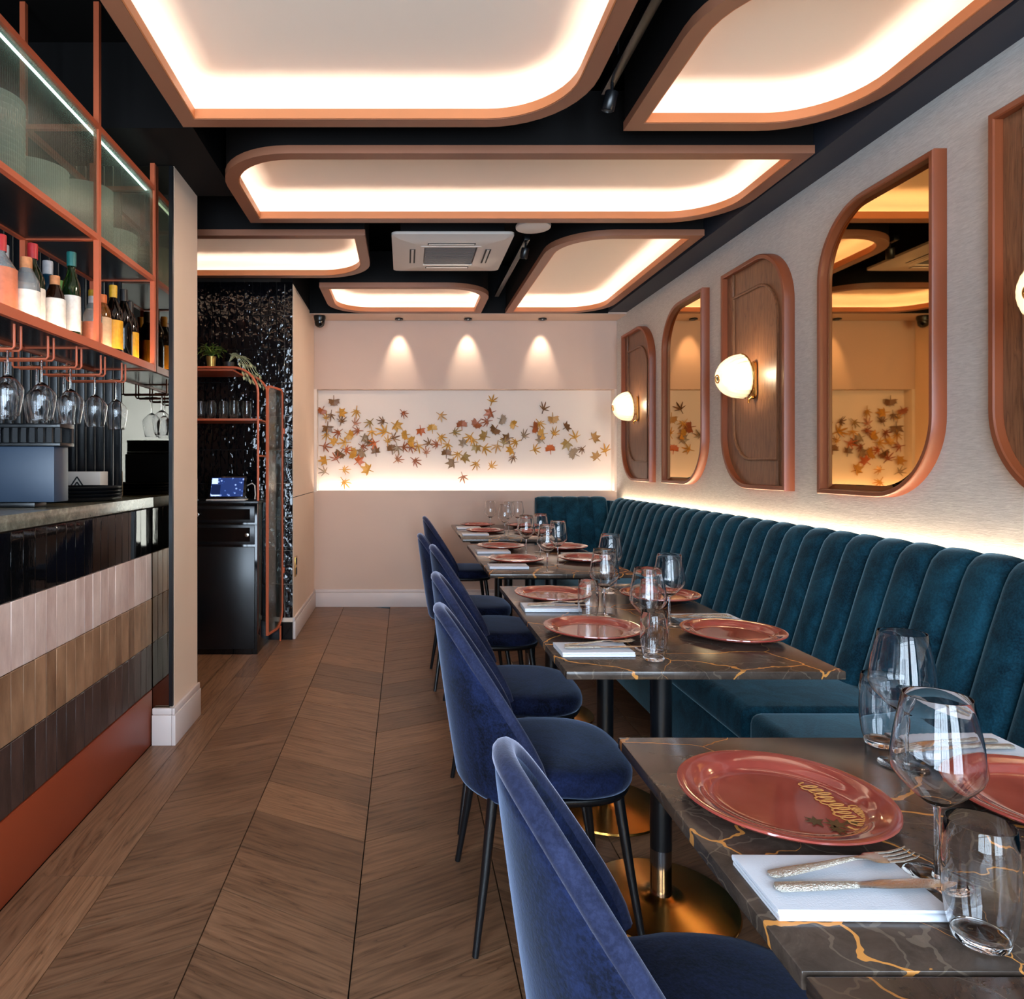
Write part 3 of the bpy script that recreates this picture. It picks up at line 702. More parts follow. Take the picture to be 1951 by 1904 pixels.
def make_knife():
    e = empty('knife')
    obj('handle', strip('handle', [(0, .003, .004, .004), (.004, .0085, .004, .007), (.04, .0085, .004, .007), (.09, .006, .004, .0065), (.097, .0055, .004, .006)]), 'steel_hammered', e)
    obj('blade', strip('blade', [(.097, .0055, .004, .005), (.105, .006, .004, .0022), (.13, .009, .004, .0016), (.18, .0095, .004, .0014), (.205, .006, .004, .0012), (.214, .0012, .004, .001)]), 'steel', e)
    return e
fork0, knife0 = make_fork(), make_knife(); fk_used = [0, 0]
def make_wine(seg=36, hang=False):
    e = empty('wine_glass')
    bowl = [(.0042, .088), (.012, .0925), (.026, .104), (.040, .119), (.047, .129), (.0488, .137), (.0478, .150), (.0445, .175), (.0395, .202), (.0355, .222)]
    inner = [(r-.0011, z) for r, z in bowl[1:]]
    prof = bowl+[(.0350, .2226)]+inner[::-1]+[(0, .0925)]
    obj('bowl', lathe_me('bowl', prof, seg), 'glass_clearwall', e)
    obj('stem', lathe_me('stem', [(0, .0035), (.006, .0038), (.0036, .012), (.0032, .045), (.0034, .075), (.0042, .0879), (0, .0879)], 16), 'glass_solid', e)
    obj('foot', lathe_me('foot', [(0, .0004), (.0345, .0004), (.0352, .0012), (.034, .0018), (.012, .0028), (0, .0034)], seg), 'glass_clearwall', e)
    return e
def make_tumbler(seg=36):
    e = empty('tumbler')
    w_ = [(.0265, .010), (.030, .022), (.0335, .05), (.0340, .075), (.0325, .105), (.0305, .126)]
    prof = w_+[(.0300, .1265)]+[(r-.0013, z) for r, z in w_[::-1]]
    obj('wall', lathe_me('wall', prof, seg), 'glass_clearwall', e)
    obj('base', lathe_me('base', [(0, .0005), (.022, .0005), (.025, .003), (.0265, .0098), (.024, .0115), (.01, .0095), (0, .009)], seg), 'glass_solid', e)
    return e
wine0, tumb0 = make_wine(), make_tumbler(); wt_used = [0, 0]
def put_wine(x, y, lb, z=ZT, group='wine glasses on the tables'):
    o = wine0 if not wt_used[0] else copy_tree(wine0); wt_used[0] = 1
    o.location = (x, y, z); tag(o, lb, 'wine glass', group); return o
def put_tumbler(x, y, lb, z=ZT, group='water tumblers on the tables'):
    o = tumb0 if not wt_used[1] else copy_tree(tumb0); wt_used[1] = 1
    o.location = (x, y, z); tag(o, lb, 'tumbler', group); return o
def setting(px, py, side, tname, where, cut=True):
    """side -1: chair side (napkin nearer the camera), +1: banquette side"""
    sname = 'chair side' if side < 0 else 'banquette side'
    p = obj('dinner_plate', plate_me, None, None, (px, py, ZT)); p.rotation_euler = (0, 0, random.uniform(0, 6))
    tag(p, f'terracotta glazed plate, {sname} of {tname}, {where}', 'plate', 'terracotta dinner plates')
    nx, ny = (0.505, py-.206) if side < 0 else (0.972, py+.206)
    if ny > 5.82: return p
    n = obj('napkin', nap_me, None, None, (nx, ny, ZT+.0002), (0, 0, random.uniform(-.03, .03)))
    tag(n, f'folded white napkin, {sname} of {tname}, {where}', 'napkin', 'folded white napkins')
    if cut:
        f = fork0 if not fk_used[0] else copy_tree(fork0); fk_used[0] = 1
        k = knife0 if not fk_used[1] else copy_tree(knife0); fk_used[1] = 1
        if side < 0:
            f.location = (nx-.075, ny+.006, ZT+.0135); f.rotation_euler = (0, 0, .20); k.location = (nx-.082, ny-.020, ZT+.0135); k.rotation_euler = (0, 0, .045)
        else:
            f.location = (nx+.07, ny+.012, ZT+.0135); f.rotation_euler = (0, 0, PI+.16); k.location = (nx+.075, ny-.018, ZT+.0135); k.rotation_euler = (0, 0, PI+.04)
        tag(f, f'steel fork on napkin, {sname} of {tname}, {where}', 'fork', 'steel forks on napkins')
        tag(k, f'steel knife on napkin, {sname} of {tname}, {where}', 'knife', 'steel knives on napkins')
    return p
P1 = setting(0.555, 1.02, -1, 'nearest table', 'with gold script'); P1.rotation_euler = (0, 0, 0)
P2 = setting(0.955, 1.005, 1, 'nearest table', 'cut by the picture edge'); P2.rotation_euler = (0, 0, 0)
for py, wh in ((2.07, 'nearer place'), (2.625, 'farther place')): setting(0.56, py, -1, 'second table', wh)
for py, wh in ((2.03, 'nearer place'), (2.61, 'farther place')): setting(0.958, py, 1, 'second table', wh)
for py, wh in ((3.615, 'nearer place'), (4.20, 'farther place')): setting(0.578, py, -1, 'third table', wh, False)
for py, wh in ((3.65, 'nearer place'), (4.17, 'farther place')):  setting(0.95, py, 1, 'third table', wh, False)
for py, wh in ((5.22, 'nearer place'), (5.74, 'farther place')): setting(0.60, py, -1, 'farthest table', wh, False)
for py, wh in ((5.18, 'nearer place'), (5.68, 'farther place')): setting(0.962, py, 1, 'farthest table', wh, False)
# printed decoration on the two nearest plates
def decal(parent, name, pts, mat, z=.0086):
    o = obj(name, prism_me(name, pts, z, z+.0004), mat, parent); return o
def leafpts(cx, cy, s, rot, lobes=5, sharp=.45):
    pts = []
    for k in range(lobes*2+2):
        a = rot-PI*0.80+1.6*PI*k/(lobes*2+1); r = s*(1.0 if k % 2 else sharp); pts.append((cx+r*math.cos(a), cy+r*math.sin(a)))
    pts.append((cx-s*.5*math.cos(rot), cy-s*.5*math.sin(rot))); return pts
def stroke(parent, pts, wd, mat):
    L, R_ = [], []
    pv = [Vector(p) for p in pts]
    for i, p in enumerate(pv):
        d = (pv[min(i+1, len(pv)-1)]-pv[max(i-1, 0)]).normalized(); n = Vector((-d.y, d.x)); ww = wd*(0.55+.45*math.sin(PI*i/(len(pv)-1)))
        L.append(tuple(p+n*ww)); R_.append(tuple(p-n*ww))
    decal(parent, 'gold_script', L+R_[::-1], mat, .0092)
for P in (P1, P2):
    for cx, cy, s, r in ((.012, -.062, .015, 2.4), (.036, -.070, .017, 1.2), (.030, -.084, .013, 3.6), (.060, -.066, .012, .4)): decal(P, 'printed_leaf', leafpts(cx, cy, s, r), 'olive_print')
random.seed(3)
def script(parent, pts, r):
    me = tube_me('gold_script', [(x, y, 0) for x, y in pts], r, 8)
    for v_ in me.vertices: v_.co.z = .0089+v_.co.z*.25
    obj('gold_script', me, 'gold_print', parent)
script(P1, [(.066+.013*math.sin(q*.62)+.004*math.sin(q*.17), -.074+q*.00112+.0055*math.cos(q*.62)) for q in range(112)], .0017)      # cursive word
script(P1, [(.090+.007*math.sin(q*.9), -.070+q*.0010+.004*math.cos(q*.9)) for q in range(52)], .0015)                                # second, shorter word
script(P1, [(.048, -.076), (.052, -.083), (.066, -.085), (.082, -.080), (.092, -.070)], .0026)
random.seed(11)
put_wine(0.643, 0.838, 'wine glass beside napkin on nearest table, chair side')
put_wine(0.830, 1.158, 'wine glass beside tumbler at banquette side of nearest table')
put_wine(0.66, 1.885, 'wine glass at nearest corner of second table, chair side')
put_wine(0.832, 2.185, 'wine glass at nearer place, banquette side of second table')
put_wine(0.668, 2.325, 'wine glass at farther place, chair side of second table')
put_wine(0.835, 2.825, 'wine glass at farther place, banquette side of second table')
put_wine(0.67, 3.27, 'wine glass at nearer end of third table, chair side')
put_wine(0.775, 3.52, 'wine glass at nearer place, banquette side of third table')
put_wine(0.68, 3.90, 'wine glass at farther place, chair side of third table')
put_wine(0.785, 4.03, 'wine glass at farther place, banquette side of third table')
put_wine(0.715, 4.98, 'wine glass at nearer end of farthest table, chair side')
put_wine(0.80, 5.36, 'wine glass in middle of farthest table')
put_wine(0.672, 5.475, 'wine glass at farther place, chair side of farthest table')
put_wine(0.88, 5.43, 'wine glass at banquette side of farthest table')
put_tumbler(0.604, 0.728, 'water tumbler beside napkin on nearest table')
put_tumbler(0.852, 1.242, 'water tumbler behind wine glass on nearest table')
put_tumbler(0.64, 1.785, 'water tumbler at nearest corner of second table')
put_tumbler(0.80, 2.275, 'water tumbler at nearer place, banquette side of second table')
put_tumbler(0.598, 2.265, 'water tumbler at farther place, chair side of second table')
put_tumbler(0.795, 2.715, 'water tumbler at farther place, banquette side of second table')

# ================================================================== BAR
XB = -1.138
bar = empty('bar_counter', (XB, 2.1, 0), 0, 'bar front of stacked black, cream, beige and umber tiles over terracotta skirt', 'bar')
def bpart(o): o.parent = bar; o.matrix_parent_inverse = Matrix.Translation((-XB, -2.1, 0)); return o
bpart(box('carcass', -1.74, XB-.0125, 0.9, 3.117, 0.0005, 1.063, 'grout_brown'))
bpart(box('skirt_panel', XB-.012, XB, 0.9, 3.117, 0.0008, 0.243, 'terracotta_skirt', None, .0015))
bt = box_me('tile', 0, .011, -.0318, .0318, -.1005, .1005, .0016, 1)
for r, mt in enumerate(('tile_black', 'tile_cream', 'tile_beige', 'tile_umber')):
    me = bt.copy(); me.materials.append(M[mt]); z = .8565+.1025-.2035*r+.0005
    for k in range(33):
        y = 3.117-.0655*(k+.5)
        bpart(obj('tile', me, None, None, (XB-.012, y, z), (random.gauss(0, .003), random.gauss(0, .004), random.gauss(0, .012 if r else .006))))
ct = obj('bar_worktop', box_me('bar_worktop', -1.76, XB+.006, 0.9, 3.12, 1.064, 1.110, .003, 2), 'bar_stone'); tag(ct, 'mottled green-grey stone worktop on the bar', 'worktop')

# overhead rack
XF, XR = -1.13, -1.40
rk = empty('overhead_rack', (XF, 2.3, 1.68), 0, 'copper steel overhead rack with reeded glass and bottle shelf above the bar', 'rack')
def rpart(o): o.parent = rk; o.matrix_parent_inverse = Matrix.Translation((-XF, -2.3, -1.68)); return o
Z1, Z2, Z3 = 1.688, 2.086, 2.492
ys = [0.765, 1.33, 1.90, 2.545, 3.108]
for y in ys:
    rpart(obj('post', bar_me('post', (XF, y, Z1-.015), (XF, y, ZC-.001 if y < 2.7 else 2.604), .02), 'copper_paint'))
    rpart(obj('post', bar_me('post', (XR, y, Z1-.015), (XR, y, ZC-.001 if y < 2.7 else 2.604), .02), 'copper_paint'))
    for z in (Z1, Z2, Z3): rpart(obj('cross_rail', bar_me('cross_rail', (XR+.0105, y, z), (XF-.0105, y, z), .018), 'copper_paint'))
for z in (Z1, Z2, Z3):
    for x in (XF, XR):
        for a, b in zip(ys, ys[1:]):
            rpart(obj('rail', bar_me('rail', (x, a+.0105, z), (x, b-.0105, z), .02 if z != Z1 else .018, .02 if z != Z1 else .03), 'copper_paint'))
rpart(box('shelf_board', XR+.011, XF-.011, ys[0], ys[-1], Z1-.004, Z1+.006, 'shelf_glass_dark'))
rpart(box('shelf_board', XR+.011, XF-.011, ys[0], ys[-1], Z2-.004, Z2+.006, 'black_satin'))
rpart(box('led_strip', XF-.03, XF-.02, 0.8, 3.09, Z3-.0135, Z3-.0105, 'bay_fill_light'))  # added strip that brightens the plates behind the reeded glass
rpart(box('led_strip', XF-.021, XF-.0115, 0.8, 3.09, Z1+.0065, Z1+.009, 'led_shelf'))
def reeded_me(L, h, pitch=.0115):
    n = int(L/pitch)*4; vs, fs = [], []
    for k in range(n+1):
        u = L*k/n; d = .0018*math.cos(2*PI*k/4)
        for z in (0, h): vs.append((.0045+d, u, z))
    for k in range(n): fs.append((2*k, 2*k+2, 2*k+3, 2*k+1))
    b = len(vs); vs += [(0, 0, 0), (0, 0, h), (0, L, 0), (0, L, h)]
    fs += [(b, b+1, b+3, b+2), (0, 1, b+1, b), (2*n, b+2, b+3, 2*n+1)]
    fs += [tuple([b, b+2]+[2*k for k in range(n, -1, -1)]), tuple([b+1]+[2*k+1 for k in range(n+1)]+[b+3])]
    me = mesh('reeded_pane', vs, fs); fix(me); return auto_smooth(me, 89)
for a, b in zip(ys, ys[1:]):
    rpart(obj('reeded_pane', reeded_me(b-a-.024, Z3-Z2-.024), 'reeded_glass', None, (XF-.003, a+.012, Z2+.012)))
# hanging rods below the shelf
for k in range(6):
    y = 1.88+k*.195
    for d in (-.018, .018):
        p = [(XF-.03, y+d, Z1-.0165), (XF-.03, y+d, 1.605), (XF-.035, y+d, 1.598), (XR+.02, y+d, 1.598), (XR+.015, y+d, 1.605), (XR+.015, y+d, Z1-.0165)]
        rpart(obj('hanging_rod', tube_me('hanging_rod', p, .004, 8), 'copper_paint'))
def hang(x, y, lb):
    o = copy_tree(wine0); o.location = (x, y, 1.6048); o.rotation_euler = (PI, 0, 0); o.scale = (.92, .92, .92); tag(o, lb, 'wine glass', 'stemware hanging upside down over the bar')
for x, y, lb in ((-1.19, 2.075, 'upside-down wine glass nearest the picture edge'), (-1.31, 2.075, 'upside-down wine glass behind the one nearest the picture edge'),
              (-1.19, 2.27, 'second upside-down wine glass along the bar front'), (-1.31, 2.27, 'second upside-down wine glass along the bar, rear row'),
              (-1.19, 2.465, 'third upside-down wine glass along the bar front'), (-1.31, 2.465, 'third upside-down wine glass along the bar, rear row'),
              (-1.19, 2.66, 'fourth upside-down wine glass along the bar front'), (-1.31, 2.66, 'fourth upside-down wine glass along the bar, rear row'),
              (-1.19, 2.855, 'upside-down wine glass closest to the bronze mirror')): hang(x, y, lb)

# bottles
def bottle_glass(name, col, rough=.05):
    if name not in M: t = NT(name); t.set(Base_Color=rgb(*col), Roughness=rough); t.b.inputs['Transmission Weight'].default_value = .75; M[name] = t.m
    return name
def bottle(x, y, r, h, neck, body, cap, label, lab, capn='capsule', shoulder=.62, lz=(.12, .45), z=Z1+.0065):
    e = empty('bottle', (x, y, z), random.uniform(0, 1), lab, 'bottle', 'spirit bottles on the overhead shelf')
    sh = h*shoulder
    prof = [(0, .0005), (r*.9, .0005), (r, .006), (r, sh), (r*.92, sh+.018), (r*.6, sh+.042), (neck, sh+.062), (neck, h-.03), (neck*1.12, h-.028), (neck*1.12, h-.002), (0, h-.002)]
    obj('glass_body', lathe_me('glass_body', prof, 24), body, e)
    obj(capn, lathe_me(capn, [(0, h), (neck*1.2, h), (neck*1.25, h-.004), (neck*1.22, h-.05), (neck*1.16, h-.05), (neck*1.16, h-.0025)], 20), cap, e)
    if label:
        obj('label', lathe_me('label', [(r+.0006, h*lz[0]), (r+.0006, h*lz[1]), (r+.0012, h*lz[1]), (r+.0012, h*lz[0]), (r+.0006, h*lz[0])], 24), label, e)
for nm, c in (('paper_white', (226, 220, 212)), ('paper_yellow', (224, 160, 30)), ('paper_cream', (214, 178, 140)), ('cap_red', (176, 34, 40)), ('cap_teal', (22, 96, 92)),
              ('cap_orange', (206, 100, 40)), ('cap_green', (60, 130, 50)), ('cap_silver', (170, 170, 172)), ('paper_deco', (190, 110, 80)), ('cap_black', (20, 20, 22)), ('cap_yellow', (210, 160, 40))):
    simple(nm, rgb(*c), 0.45, var=0.12, scale=60)
for nm, c in (('glass_green', (30, 60, 26)), ('glass_blue', (30, 90, 120)), ('glass_clear', (220, 226, 226)), ('glass_brown', (60, 30, 14)), ('glass_amber', (190, 110, 30)), ('glass_black', (10, 10, 10))): bottle_glass(nm, c)
BT = [(-1.235, 2.115, .046, .26, .014, 'glass_clear', 'cap_red', 'paper_deco', 'round patterned bottle with red cap at the picture edge', .55, (.10, .60)),
      (-1.20, 2.196, .040, .215, .014, 'glass_clear', 'cork', 'paper_white', 'short clear bottle with cork and white label beside the red-capped one', .58, (.12, .50)),
      (-1.30, 2.245, .036, .27, .013, 'glass_clear', 'cap_silver', None, 'plain clear bottle at the back of the nearer shelf bay', .6, (.1, .4)),
      (-1.225, 2.28, .037, .285, .013, 'glass_green', 'cap_red', 'paper_white', 'green bottle with red capsule and white label', .56, (.1, .48)),
      (-1.19, 2.355, .033, .20, .013, 'glass_brown', 'cork', 'paper_white', 'short dark bottle with pale label beside the teal one', .58, (.12, .6)),
      (-1.24, 2.405, .036, .265, .014, 'glass_blue', 'cap_silver', None, 'teal blue spirit bottle without label', .62, (.1, .4)),
      (-1.188, 2.468, .030, .315, .013, 'glass_green', 'cap_teal', 'paper_white', 'tallest dark green bottle with teal capsule', .60, (.1, .5)),
      (-1.32, 2.47, .038, .26, .014, 'glass_amber', 'cap_orange', 'paper_cream', 'amber bottle with orange cap behind the tall green one', .6, (.12, .5)),
      (-1.30, 2.60, .036, .25, .014, 'glass_green', 'cap_green', 'paper_white', 'bottle with bright green cap beside the shelf post', .6, (.1, .5)),
      (-1.19, 2.64, .034, .20, .013, 'glass_clear', 'cap_silver', 'paper_deco', 'small clear bottle just past the shelf post', .6, (.1, .5)),
      (-1.30, 2.70, .040, .24, .014, 'glass_clear', 'cap_silver', 'paper_cream', 'clear bottle at the back of the farther shelf bay', .6, (.1, .5)),
      (-1.20, 2.735, .038, .23, .018, 'glass_amber', 'cap_orange', 'paper_cream', 'square-shouldered bottle with orange stopper and cream label', .66, (.08, .6)),
      (-1.19, 2.825, .037, .29, .013, 'glass_black', 'cap_yellow', 'paper_yellow', 'black bottle with yellow neck band and yellow label', .6, (.10, .50)),
      (-1.29, 2.86, .037, .28, .013, 'glass_brown', 'cap_yellow', 'paper_yellow', 'brown bottle behind the yellow-labelled black ones', .6, (.1, .5)),
      (-1.19, 2.93, .036, .30, .013, 'glass_black', 'cap_black', None, 'plain black unlabelled bottle', .62, (.1, .4)),
      (-1.20, 3.02, .037, .27, .013, 'glass_black', 'cap_black', 'paper_yellow', 'black bottle with yellow label closest to the mirror', .6, (.1, .5))]
for x, y, r, h, nk, bd, cp, lb_, lab, sh, lz in BT: bottle(x, y, r, h, nk, bd, cp, lb_, lab, 'stopper' if cp == 'cork' else 'capsule', sh, lz)
# crockery stacks behind the reeded glass
ORD = ('first', 'second', 'third', 'fourth', 'fifth', 'sixth', 'seventh', 'eighth', 'ninth', 'tenth', 'eleventh', 'twelfth', 'thirteenth', 'fourteenth')
spl = lathe_me('side_plate', [(0, 0), (.06, 0), (.07, .004), (.11, .014), (.112, .017), (.108, .018), (.07, .008), (0, .007)], 36); spl.materials.append(M['plate_white'])
for sx, (y, n) in enumerate(((1.66, 12), (2.08, 14), (2.36, 9), (2.72, 13), (2.97, 8))):
    nm = ('stack nearest the picture edge', 'tall stack in the larger bay', 'short stack in the larger bay', 'tall stack in the farther bay', 'short stack closest to the mirror')[sx]
    for k in range(n):
        o = obj('side_plate', spl, None, None, (-1.265, y, Z2+.0067+k*.0185)); tag(o, f'{ORD[k]} white plate from the bottom, {nm}', 'plate', 'white crockery in the rack')

# things on the bar
sb_ = empty('till_screen', (-1.36, 2.36, 1.1105), 0, 'slate blue till unit standing on the bar worktop', 'till')
box('housing', -.19, .19, -.05, .05, 0.018, .205, 'slate_blue', sb_, .004); box('foot', -.12, .12, -.04, .04, 0, .0175, 'black_satin', sb_, .003)
cr = empty('slatted_crate', (-1.36, 2.36, 1.316), 0, 'black slatted crate on top of the slate till', 'crate')
box('crate_base', -.18, .21, -.05, .05, 0, .012, 'black_satin', cr, .002); box('crate_rim', -.18, .21, -.05, .05, .062, .076, 'black_satin', cr, .002)
for k in range(14): box('slat', -.178+k*.0285, -.160+k*.0285, -.049, -.039, .0125, .0615, 'black_satin', cr)
box('crate_back', -.178, .208, .035, .049, .0125, .0615, 'black_satin', cr)
trm = lathe_me('serving_tray', [(0, 0), (.165, 0), (.185, .006), (.192, .016), (.189, .0165), (.182, .008), (.163, .004), (0, .004)], 48); trm.materials.append(M['black_satin'])
for k, nm in enumerate(('bottom', 'second', 'third', 'top')):
    o = obj('serving_tray', trm, None, None, (-1.345, 2.79, 1.1105+k*.0135)); tag(o, f'{nm} black round tray of the stack on the bar', 'tray', 'black trays on the bar')
bx = empty('napkin_box', (-1.42, 3.04, 1.1105), 0, 'white card box with black triangle pattern by the mirror', 'box')
box('carton', -.10, .10, -.04, .04, 0, .115, 'box_white', bx, .002)
for x0, s_ in ((0, .055), (0, .04), (0, .025)):
    me = bar_me('printed_line', (x0-s_, -.0405, .01), (x0, -.0405, .01+s_*1.5), .0012, .006); obj('printed_line', me, 'cap_black', bx)
    me = bar_me('printed_line', (x0, -.0405, .01+s_*1.5), (x0+s_, -.0405, .01), .0012, .006); obj('printed_line', me, 'cap_black', bx)
gm = empty('coffee_grinder', (-1.66, 3.0, 1.1105), 0, 'dark blue-grey counter machine beside the white box', 'machine')
box('body', -.09, .09, -.08, .08, 0, .22, 'black_satin', gm, .012, 3); box('hood', -.075, .075, -.11, .06, .2205, .29, 'slate_blue', gm, .02, 3); box('display', -.05, .05, -.1125, -.1105, .235, .272, 'black_gloss', gm)
# back bar shelf with copper arch
bb = empty('back_bar_shelf', (-2.0, 2.3, 0), 0, 'black back bar unit with copper arched frame', 'shelf')
box('cupboard', -.098, .10, -.9, .75, 0.0005, .92, 'black_satin', bb, .004)
pth = [(.06, -.55, .921), (.06, -.55, 1.45)]+[(.06, -.40-.15*math.cos(a), 1.45+.15*math.sin(a)) for a in [PI/2*k/8 for k in range(1, 9)]]+[(.06, .35, 1.60)]+[(.06, .35+.15*math.sin(a), 1.45+.15*math.cos(a)) for a in [PI/2*k/8 for k in range(1, 9)]]+[(.06, .5, .921)]
obj('copper_arch', tube_me('copper_arch', pth, .010, 8), 'copper_paint', bb)
box('shelf_board', -.095, .06, -.53, .48, 1.25, 1.262, 'black_satin', bb)

# ================================================================== HOST CABINET
hc = empty('host_cabinet', (-1.265, 4.79, 0), 0, 'black panelled host cabinet with drawers and round knobs', 'cabinet')
box('body', -.286, .286, -.198, .19, .0005, 1.0, 'black_gloss', hc, .003); box('cabinet_top', -.29, .292, -.205, .19, 1.0005, 1.017, 'black_satin', hc, .003)
for z0, z1, kx in ((.875, .985, -.16), (.73, .862, .165)):
    d = box('drawer', -.27, .27, -.212, -.1985, z0, z1, 'black_satin', hc, .003)
    box('drawer_bead', -.24, .24, -.2145, -.2125, z0+.02, z1-.02, 'black_gloss', d)
    obj('knob', lathe_me('knob', [(0, 0), (.006, 0), (.006, .012), (.013, .018), (.013, .026), (0, .03)], 16), 'steel', d, (kx+.06, -.2145, (z0+z1)/2), (PI/2, 0, 0))
d = box('door', -.27, .27, -.212, -.1985, .04, .715, 'black_satin', hc, .003)
# copper arch stand on the cabinet
sd = empty('copper_shelf_stand', (-1.265, 4.79, 1.0175), 0, 'copper arched shelf stand on top of the host cabinet', 'shelf')
def arch(y):
    xr, zt, r = .285, .888, .17; p = [(xr, y, 0.001), (xr, y, zt-r)]
    p += [(xr-r+r*math.cos(a), y, zt-r+r*math.sin(a)) for a in [PI/2*k/10 for k in range(1, 11)]]+[(-.30, y, zt)]
    return p
for y in (-.175, .175): obj('arch_frame', tube_me('arch_frame', arch(y), .0085, 8), 'copper_paint', sd)
box('shelf_board', -.30, .115, -.165, .165, .868, .880, 'copper_paint', sd); box('shelf_board', -.30, .276, -.165, .165, .535, .549, 'copper_paint', sd)
for z in (.30, .542): obj('side_rail', bar_me('side_rail', (.285, -.166, z), (.285, .166, z), .012), 'copper_paint', sd)
# reeded screen hinged on tiled wall
gs = empty('glass_screen', (-0.935, 4.69, 0), math.atan2(.295, .052), 'tall reeded glass screen in copper frame beside the host cabinet', 'screen')
scw, sch = .30, 1.70
fr_ = sweep_me('frame', scw, sch, (0, .13, .05, .05), [(0, -.008), (0, .008), (.014, .008), (.014, -.008)], closed=True); o = obj('frame', fr_, 'copper_paint', gs, (scw/2, 0, .10+sch/2), (PI/2, 0, 0))
o = obj('reeded_pane', sweep_me('reeded_pane', scw, sch, (0, .13, .05, .05), [(.0145, -.003), (.0145, .003)], cap_end=True, cap_start=True), 'reeded_glass', gs, (scw/2, 0, .10+sch/2), (PI/2, 0, 0))
for z in (.5, 1.5): box('hinge', scw+.001, scw+.022, -.012, .012, z-.02, z+.02, 'copper_paint', gs, .002)
obj('foot_post', bar_me('foot_post', (scw-.04, 0, .0005), (scw-.04, 0, .108), .01), 'copper_paint', gs)
# tablet till
tb = empty('tablet_till', (-1.20, 4.68, 1.0177), 0.05, 'black tablet till with blue screen on the host cabinet', 'tablet')
tbm = obj('tablet', box_me('tablet', -.125, .125, -.006, .006, 0, .165, .004, 2), 'tablet_black', tb, (0, -.03, .012), (-.42, 0, 0))
t = NT('tablet_screen'); v = t.coord('Object', (40, 1, 40)); br = t.add('ShaderNodeTexVoronoi'); br.inputs['Scale'].default_value = 1.0; t.link(v, br.inputs['Vector'])
t.set(Base_Color=rgb(10, 20, 50), Emission_Color=t.ramp(br.outputs['Distance'], [(.0, rgb(190, 210, 240)), (.28, rgb(60, 90, 160)), (.34, rgb(22, 44, 96))]), Emission_Strength=.9); M['tablet_screen'] = t.m
emit('screen_white', (.55, .7, 1.0), .9); emit('screen_navy', (.008, .014, .05), .9)
sc_ = box('screen', -.108, .108, -.0072, -.0062, .014, .150, 'tablet_screen', tbm)
box('screen_tile', -.105, -.065, -.0076, -.0073, .105, .146, 'screen_white', tbm); box('screen_list', -.105, -.045, -.0076, -.0073, .030, .098, 'screen_navy', tbm); box('screen_bar', -.105, -.045, -.0076, -.0073, .016, .026, 'screen_white', tbm)
box('stand_foot', -.13, .13, -.06, .06, 0, .010, 'plastic_white', tb, .003)
obj('cable', tube_me('cable', [(.13, .03, .10), (.165, .0, .115), (.185, -.01, .10), (.19, -.02, .04), (.188, -.03, .008)], .004, 8), 'plastic_white', tb)
cr_ = empty('card_reader', (-1.43, 4.66, 1.0177), .3, 'black card reader leaning beside the tablet till', 'card reader')
obj('reader_body', box_me('reader_body', -.035, .035, -.012, .012, 0, .15, .006, 2), 'black_satin', cr_, (0, 0, .004), (-.35, 0, .0)); box('reader_foot', -.04, .04, -.01, .06, 0, .006, 'black_satin', cr_)
for k, x in enumerate((-1.47, -1.40, -1.32, -1.245, -1.165, -1.085)):
    put_tumbler(x, 4.72+.03*(k % 2), ('first', 'second', 'third', 'fourth', 'fifth', 'sixth')[k]+' tumbler from the pillar on the copper shelf', 1.0175+.5495, 'tumblers on the copper shelf')
# plants on the copper stand
def leaf_me(L, W, fold=.2, curl=.3):
    vs = []; fs = []; n = 6
    for k in range(n+1):
        u = k/n; hw = W*math.sin(PI*min(1, u*.96+.04))**.8; z = -curl*L*u*u
        vs += [(L*u, -hw, z+fold*hw), (L*u, 0, z), (L*u, hw, z+fold*hw)]
    for k in range(n):
        b = 3*k; fs += [(b, b+1, b+4, b+3), (b+1, b+2, b+5, b+4)]
    me = mesh('leaf', vs, fs, True); return me
def plant(name, loc, label, pot, potp, mat, stems, leafsize):
    e = empty(name, loc, 0, label, 'plant')
    obj('pot', lathe_me('pot', potp, 24), pot, e)
    top = potp[-2][1] if len(potp) > 2 else .08
    lm = leaf_me(*leafsize); lm.materials.append(M[mat])
    for st in stems:
        obj('stem', tube_me('stem', st, .0018, 6), mat, e)
        for q in range(1, len(st)):
            for s_ in (-1, 1):
                p = Vector(st[q]); d = Vector(st[q])-Vector(st[q-1])
                o = obj('leaf', lm, None, e, p, (random.uniform(-.5, .5), -math.atan2(d.z, math.hypot(d.x, d.y))*.6+random.uniform(-.3, .3), math.atan2(d.y, d.x)+s_*random.uniform(.4, 1.1)))
random.seed(5)
stems = []
for k in range(12):
    a = 2*PI*k/12; s = random.uniform(.6, 1); stems.append([(0, 0, .07), (.02*math.cos(a), .02*math.sin(a), .10), (.05*math.cos(a)*s, .045*math.sin(a)*s, .135*s+.02), (.085*math.cos(a)*s, .06*math.sin(a)*s, .15*s)])
plant('potted_fern', (-1.315, 4.70, 1.9062), 'bushy green plant in a small gold pot on the copper stand', 'gold_pot', [(0, 0.0005), (.026, .0005), (.034, .085), (.031, .085), (.029, .07), (0, .07)], 'leaf_green', stems, (.045, .007, .2, .3))
stems = []
for k in range(9):
    y = random.uniform(-.13, .10); s = random.uniform(.6, 1.2)
    stems.append([(0, 0, .05), (.03*s, y*.4, .095), (.08*s, y, .09), (.12*s, y*1.2, .04), (.15*s, y*1.3, -.02), (.17*s, y*1.4, -.08*s)])
plant('trailing_plant', (-1.20, 4.72, 1.9062), 'pale trailing plant spilling over the copper arch', 'pot_dark', [(0, 0.0005), (.03, .0005), (.036, .05), (.033, .05), (.03, .045), (0, .045)], 'leaf_pale', stems, (.036, .009, .25, .3))
